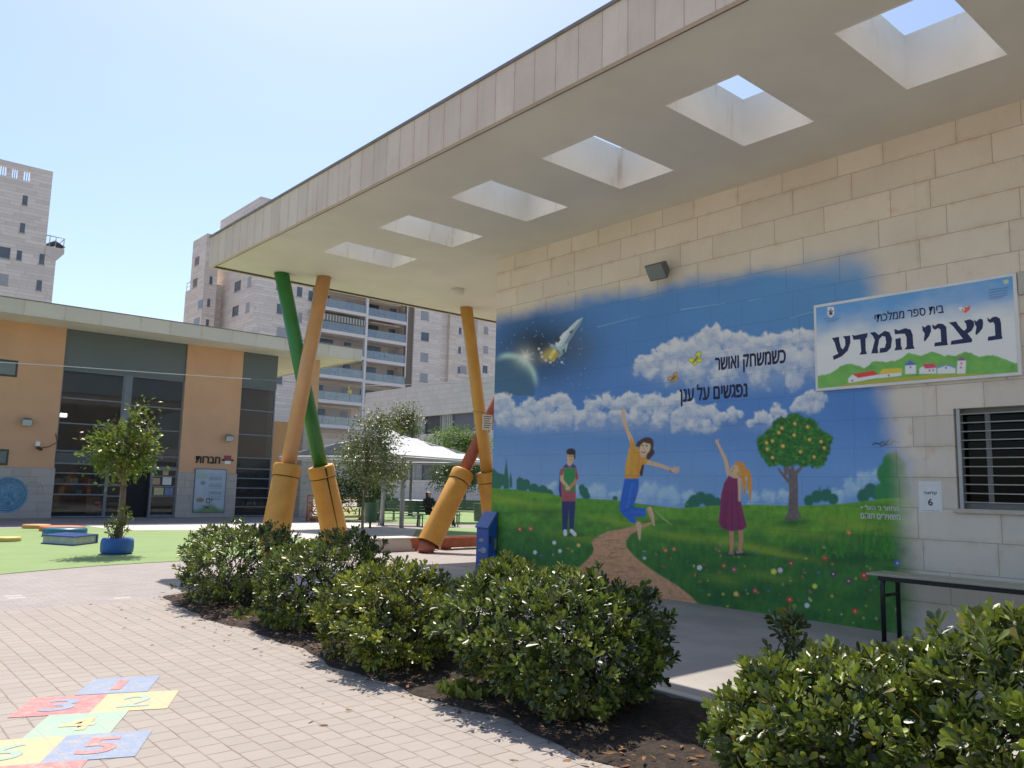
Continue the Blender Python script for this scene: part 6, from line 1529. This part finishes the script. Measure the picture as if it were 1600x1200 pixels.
# fallen leaves and weeds along the bed's edge
DRY = leaf_mat("dry leaf", (0.13, 0.055, 0.025), (0.32, 0.17, 0.07), 0.7, 0.1, 0.2)
def edge_x(y): return 3.49 + 0.05 * np.sin(y * 1.9) + 0.035 * np.sin(y * 4.7 + 1) + 0.02 * np.sin(y * 11)
n_ = 900
yy = RNG.uniform(-1, 10.9, n_); off = np.abs(RNG.normal(0, .35, n_)) - .10
xx = edge_x(yy) + off; far = RNG.random(n_) < .07; xx = np.where(far, edge_x(yy) - np.abs(RNG.normal(0, .5, n_)), xx)
pz_ = np.where(xx > edge_x(yy), .05, .006)
a_ = RNG.uniform(0, 6.28, n_)
tag(leaves(np.stack([xx, yy, pz_], -1), np.stack([np.cos(a_), np.sin(a_), RNG.normal(0, .12, n_)], -1), np.stack([RNG.normal(0, .3, n_), RNG.normal(0, .3, n_), np.ones(n_)], -1), RNG.uniform(.025, .07, n_), np.stack([RNG.random(n_), np.zeros(n_)], -1), "leaf_litter", DRY, None),
    "dry brown fallen leaves along the bed edge", "leaf litter", kind="stuff")
def weeds(cx, cy, n_, r, label, seed):
    rng = np.random.default_rng(seed); a_ = rng.uniform(0, 6.28, n_); rr_ = r * np.sqrt(rng.random(n_))
    p_ = np.stack([cx + rr_ * np.cos(a_) * .6, cy + rr_ * np.sin(a_), np.full(n_, .01)], -1); w = rng.uniform(0, 6.28, n_)
    d_ = np.stack([np.cos(w) * .7, np.sin(w) * .7, np.ones(n_) * rng.uniform(.5, 1.3, n_)], -1)
    tag(leaves(p_, d_, np.stack([np.cos(w + 1.5), np.sin(w + 1.5), np.zeros(n_)], -1), rng.uniform(.05, .13, n_), np.stack([rng.uniform(.3, 1, n_), rng.random(n_) * .35], -1), "weeds", WEED, None, simple=True), label, "weeds", kind="stuff")
WEED = leaf_mat("weed blade", (0.06, 0.10, 0.02), (0.22, 0.28, 0.06), 0.6, 0.3, 0.3)
p = G(375, 968); weeds(p[0] + .1, p[1], 60, .3, "small weeds at the bed edge before the dark shrubs", 1)
p = G(715, 1090); weeds(p[0] + .05, p[1], 110, .22, "dry grass tuft at the bed edge near the large shrub", 2)
p = G(420, 985); weeds(p[0] + .1, p[1], 40, .25, "few weeds on the bare soil before the middle shrub", 3)

# trees
BARK = mat("pale bark", (0.20, 0.145, 0.10), 0.9, 0.2, 8, 0.4, 40); BARKD = mat("grey bark", (0.13, 0.105, 0.085), 0.9, 0.2, 8, 0.4, 40)
TL1 = leaf_mat("olive green leaf", (0.055, 0.095, 0.014), (0.23, 0.29, 0.035), 0.38, 0.35, 0.4)
TL2 = leaf_mat("grey green leaf", (0.04, 0.062, 0.018), (0.22, 0.25, 0.085), 0.38, 0.28, 0.4)
TL3 = leaf_mat("deep green leaf", (0.025, 0.06, 0.014), (0.10, 0.17, 0.03), 0.4, 0.25, 0.4)
TL4 = leaf_mat("fresh green leaf", (0.06, 0.13, 0.02), (0.22, 0.34, 0.05), 0.4, 0.35, 0.4)
def tree(name, base, trunk_h, crown, n_clump, per, leaf, material, bark, label, seed, r0=.05, lean=(0, 0), clump_r=.22, group=None, hollow=0.35):
    """Tapered trunk with limbs to leafy clumps spread unevenly through ellipsoids crown [(dx,dy,z,rx,ry,rz)]."""
    rng = np.random.default_rng(seed)
    t = thing(name, (base[0], base[1], base[2] if len(base) > 2 else 0), label, "tree", group)
    b0 = np.array([base[0], base[1], base[2] if len(base) > 2 else 0.0]); topv = b0 + np.array([lean[0], lean[1], trunk_h])
    C = np.array(crown, float); k = rng.choice(len(C), n_clump, p=(C[:, 3] * C[:, 4] * C[:, 5]) / (C[:, 3] * C[:, 4] * C[:, 5]).sum())
    u = unit(n_clump, rng); rad = rng.uniform(hollow, 1.0, n_clump) ** .6
    P = b0 + C[k, :3] + u * C[k, 3:] * rad[:, None]
    mb = MB(); hi = topv + (np.array([0, 0, 1.0]) * (C[:, 2] + C[:, 5]).max() * .55 - np.array([0, 0, trunk_h])* .4)
    mid = (b0 + topv) / 2 + rng.normal(0, .02, 3)
    mb.tube([b0 - np.array([0, 0, .02]), b0 + (mid - b0) * .3, mid, topv], [r0 * 1.25, r0, r0 * .9, r0 * .75], 9)
    mb.tube([topv, topv * .5 + hi * .5 + rng.normal(0, .04, 3), hi], [r0 * .75, r0 * .5, r0 * .2], 7)
    for i in rng.choice(n_clump, min(n_clump, 34), replace=False):
        s0 = topv + (hi - topv) * rng.uniform(0, .8); q_ = P[i]
        mb.tube([s0, s0 * .5 + q_ * .5 + np.array([0, 0, -.06]) + rng.normal(0, .05, 3), q_], [r0 * .42, r0 * .25, r0 * .08], 5)
    mb.build("trunk", bark, t)
    m = len(P); cr = clump_r * rng.uniform(.6, 1.3, m)
    o = rng.normal(size=(m, per, 3)) * .55; pos = P[:, None] + o * cr[:, None, None]
    d = o + rng.normal(0, .6, o.shape) + np.array([0, 0, -.25]) + u[:, None] * .4
    nr = np.array([0, 0, 1.0]) + rng.normal(0, .7, o.shape) + u[:, None] * .4
    tint = np.clip(rng.uniform(.1, .8, (m, 1)) + rng.normal(0, .2, (m, per)), 0, 1)
    leaves(pos.reshape(-1, 3), d.reshape(-1, 3), nr.reshape(-1, 3), (leaf * rng.uniform(.7, 1.3, (m, per))).ravel(), np.stack([tint, (rng.random((m, per)) < .02) * .8], -1).reshape(-1, 2), "crown", material, t, simple=True)
    return t
# tree in the blue tyre
q_ = G(181, 868); TX, TYY = q_[0] + .1, q_[1] + .33
tree("young_tree", (TX, TYY, .1), 1.25, [(.0, 0, 1.95, .54, .54, .42), (.2, .0, 2.4, .34, .34, .40), (-.42, -.1, 1.95, .32, .32, .32), (.42, .1, 1.85, .28, .28, .32), (.2, 0, 2.75, .13, .13, .24), (-.08, 0, 1.6, .45, .45, .2), (-.3, 0, 2.3, .2, .2, .2)], 150, 15, .10, TL1, BARK, "young olive green tree growing out of the blue tyre", 21, r0=.075, lean=(.03, .02), clump_r=.19)
tree_sprout = shrub((TX, TYY), [(0, 0, .45, .17, .17, .28), (.1, -.05, .75, .1, .1, .2), (-.12, .02, .5, .12, .12, .15)], 60, .075, "leafy suckers around the trunk in the blue tyre", 22, TL4 if False else BUSHY, .8, per=6, stems=5)
tree_sprout["group"] = "suckers"; del tree_sprout["group"]
tyre = MB(); prof = [(.22, .0), (.27, .01), (.30, .05), (.306, .15), (.30, .26), (.28, .31), (.24, .32), (.21, .29), (.20, .2), (.22, .0)]
V = []; Fq = []; seg = 40
for r_, z in prof[:-1]:
    for k in range(seg): w = 2 * pi * k / seg; V.append((TX + r_ * cos(w), TYY + r_ * sin(w), z))
np_ = len(prof) - 1
for i in range(np_):
    for k in range(seg): k2 = (k + 1) % seg; i2 = (i + 1) % np_; Fq.append((i * seg + k, i * seg + k2, i2 * seg + k2, i2 * seg + k))
ty_ = thing("tyre_planter", (TX, TYY, 0), "blue painted tyre used as planter on the turf", "planter")
tyre.add(V, Fq, True); tyre.build("tyre", mat("tyre blue", (0.03, 0.12, 0.40), 0.55, 0.1, 6, 0.3, 30), ty_)
MB().lathe((TX, TYY, .1), [(.02, 0), (.205, 0), (.205, .06), (.02, .09)], 24).build("soil", SOIL, ty_)
# tree with the thin trunk behind the sleeves
q_ = PY(567, 835, 19.2)
tree("young_tree", (q_[0], q_[1]), 1.45, [(.05, 0, 2.2, .86, .86, .62), (.15, .1, 2.9, .62, .62, .5), (.5, -.1, 2.85, .45, .45, .5), (-.5, .1, 2.1, .5, .5, .42), (.45, 0, 1.75, .7, .7, .36), (.85, -.2, 2.0, .38, .38, .4), (0, 0, 3.3, .25, .25, .25)], 270, 18, .085, TL2, BARKD, "slender grey green tree between the sleeves and the white sail", 31, r0=.042, clump_r=.21)
# trees beyond
def far_tree(px_, py_, Y, crown_px, leafm, label, seed, n_, per, leaf, bark=BARKD, r0=.1, base_y=None):
    """Crown blobs given as picture circles at distance Y; trunk stands on the ground below."""
    g = PY(px_, 800, Y); cr = []
    for x, y, r in crown_px:
        c = PY(x, y, Y); R_ = r / FOC * hypot(c[0], c[1]); cr.append((c[0] - g[0], RNG.uniform(-.3, .3) * R_, c[2], R_, R_, R_ * .9))
    th = min(c[2] - c[5] * .4 for c in cr)
    tree("tree", (g[0], Y), max(.6, th), cr, n_, per, leaf, leafm, bark, label, seed, r0=r0, clump_r=.34, group=None, hollow=.2)
far_tree(703, 740, 27.0, [(692, 740, 22), (722, 745, 24), (706, 725, 18), (735, 730, 22), (680, 755, 10), (750, 745, 18)], TL3, "round dark tree with forked trunk behind the seated women", 41, 190, 24, .10)
far_tree(725, 700, 42.0, [(690, 690, 22), (722, 690, 26), (750, 695, 22), (705, 676, 14), (735, 678, 12), (670, 705, 12)], TL4, "fresh green broad tree rising above the white sail", 42, 200, 26, .13)
far_tree(590, 760, 29.0, [(545, 765, 26), (575, 760, 26), (600, 765, 22), (520, 755, 20), (562, 740, 20)], TL3, "low dark tree behind the orange railing", 43, 200, 24, .11, r0=.06)
far_tree(640, 660, 33.0, [(628, 650, 20), (640, 668, 20), (618, 665, 16), (645, 640, 9)], TL2, "pale feathery tree before the low wing's windows", 44, 120, 24, .1, r0=.07)
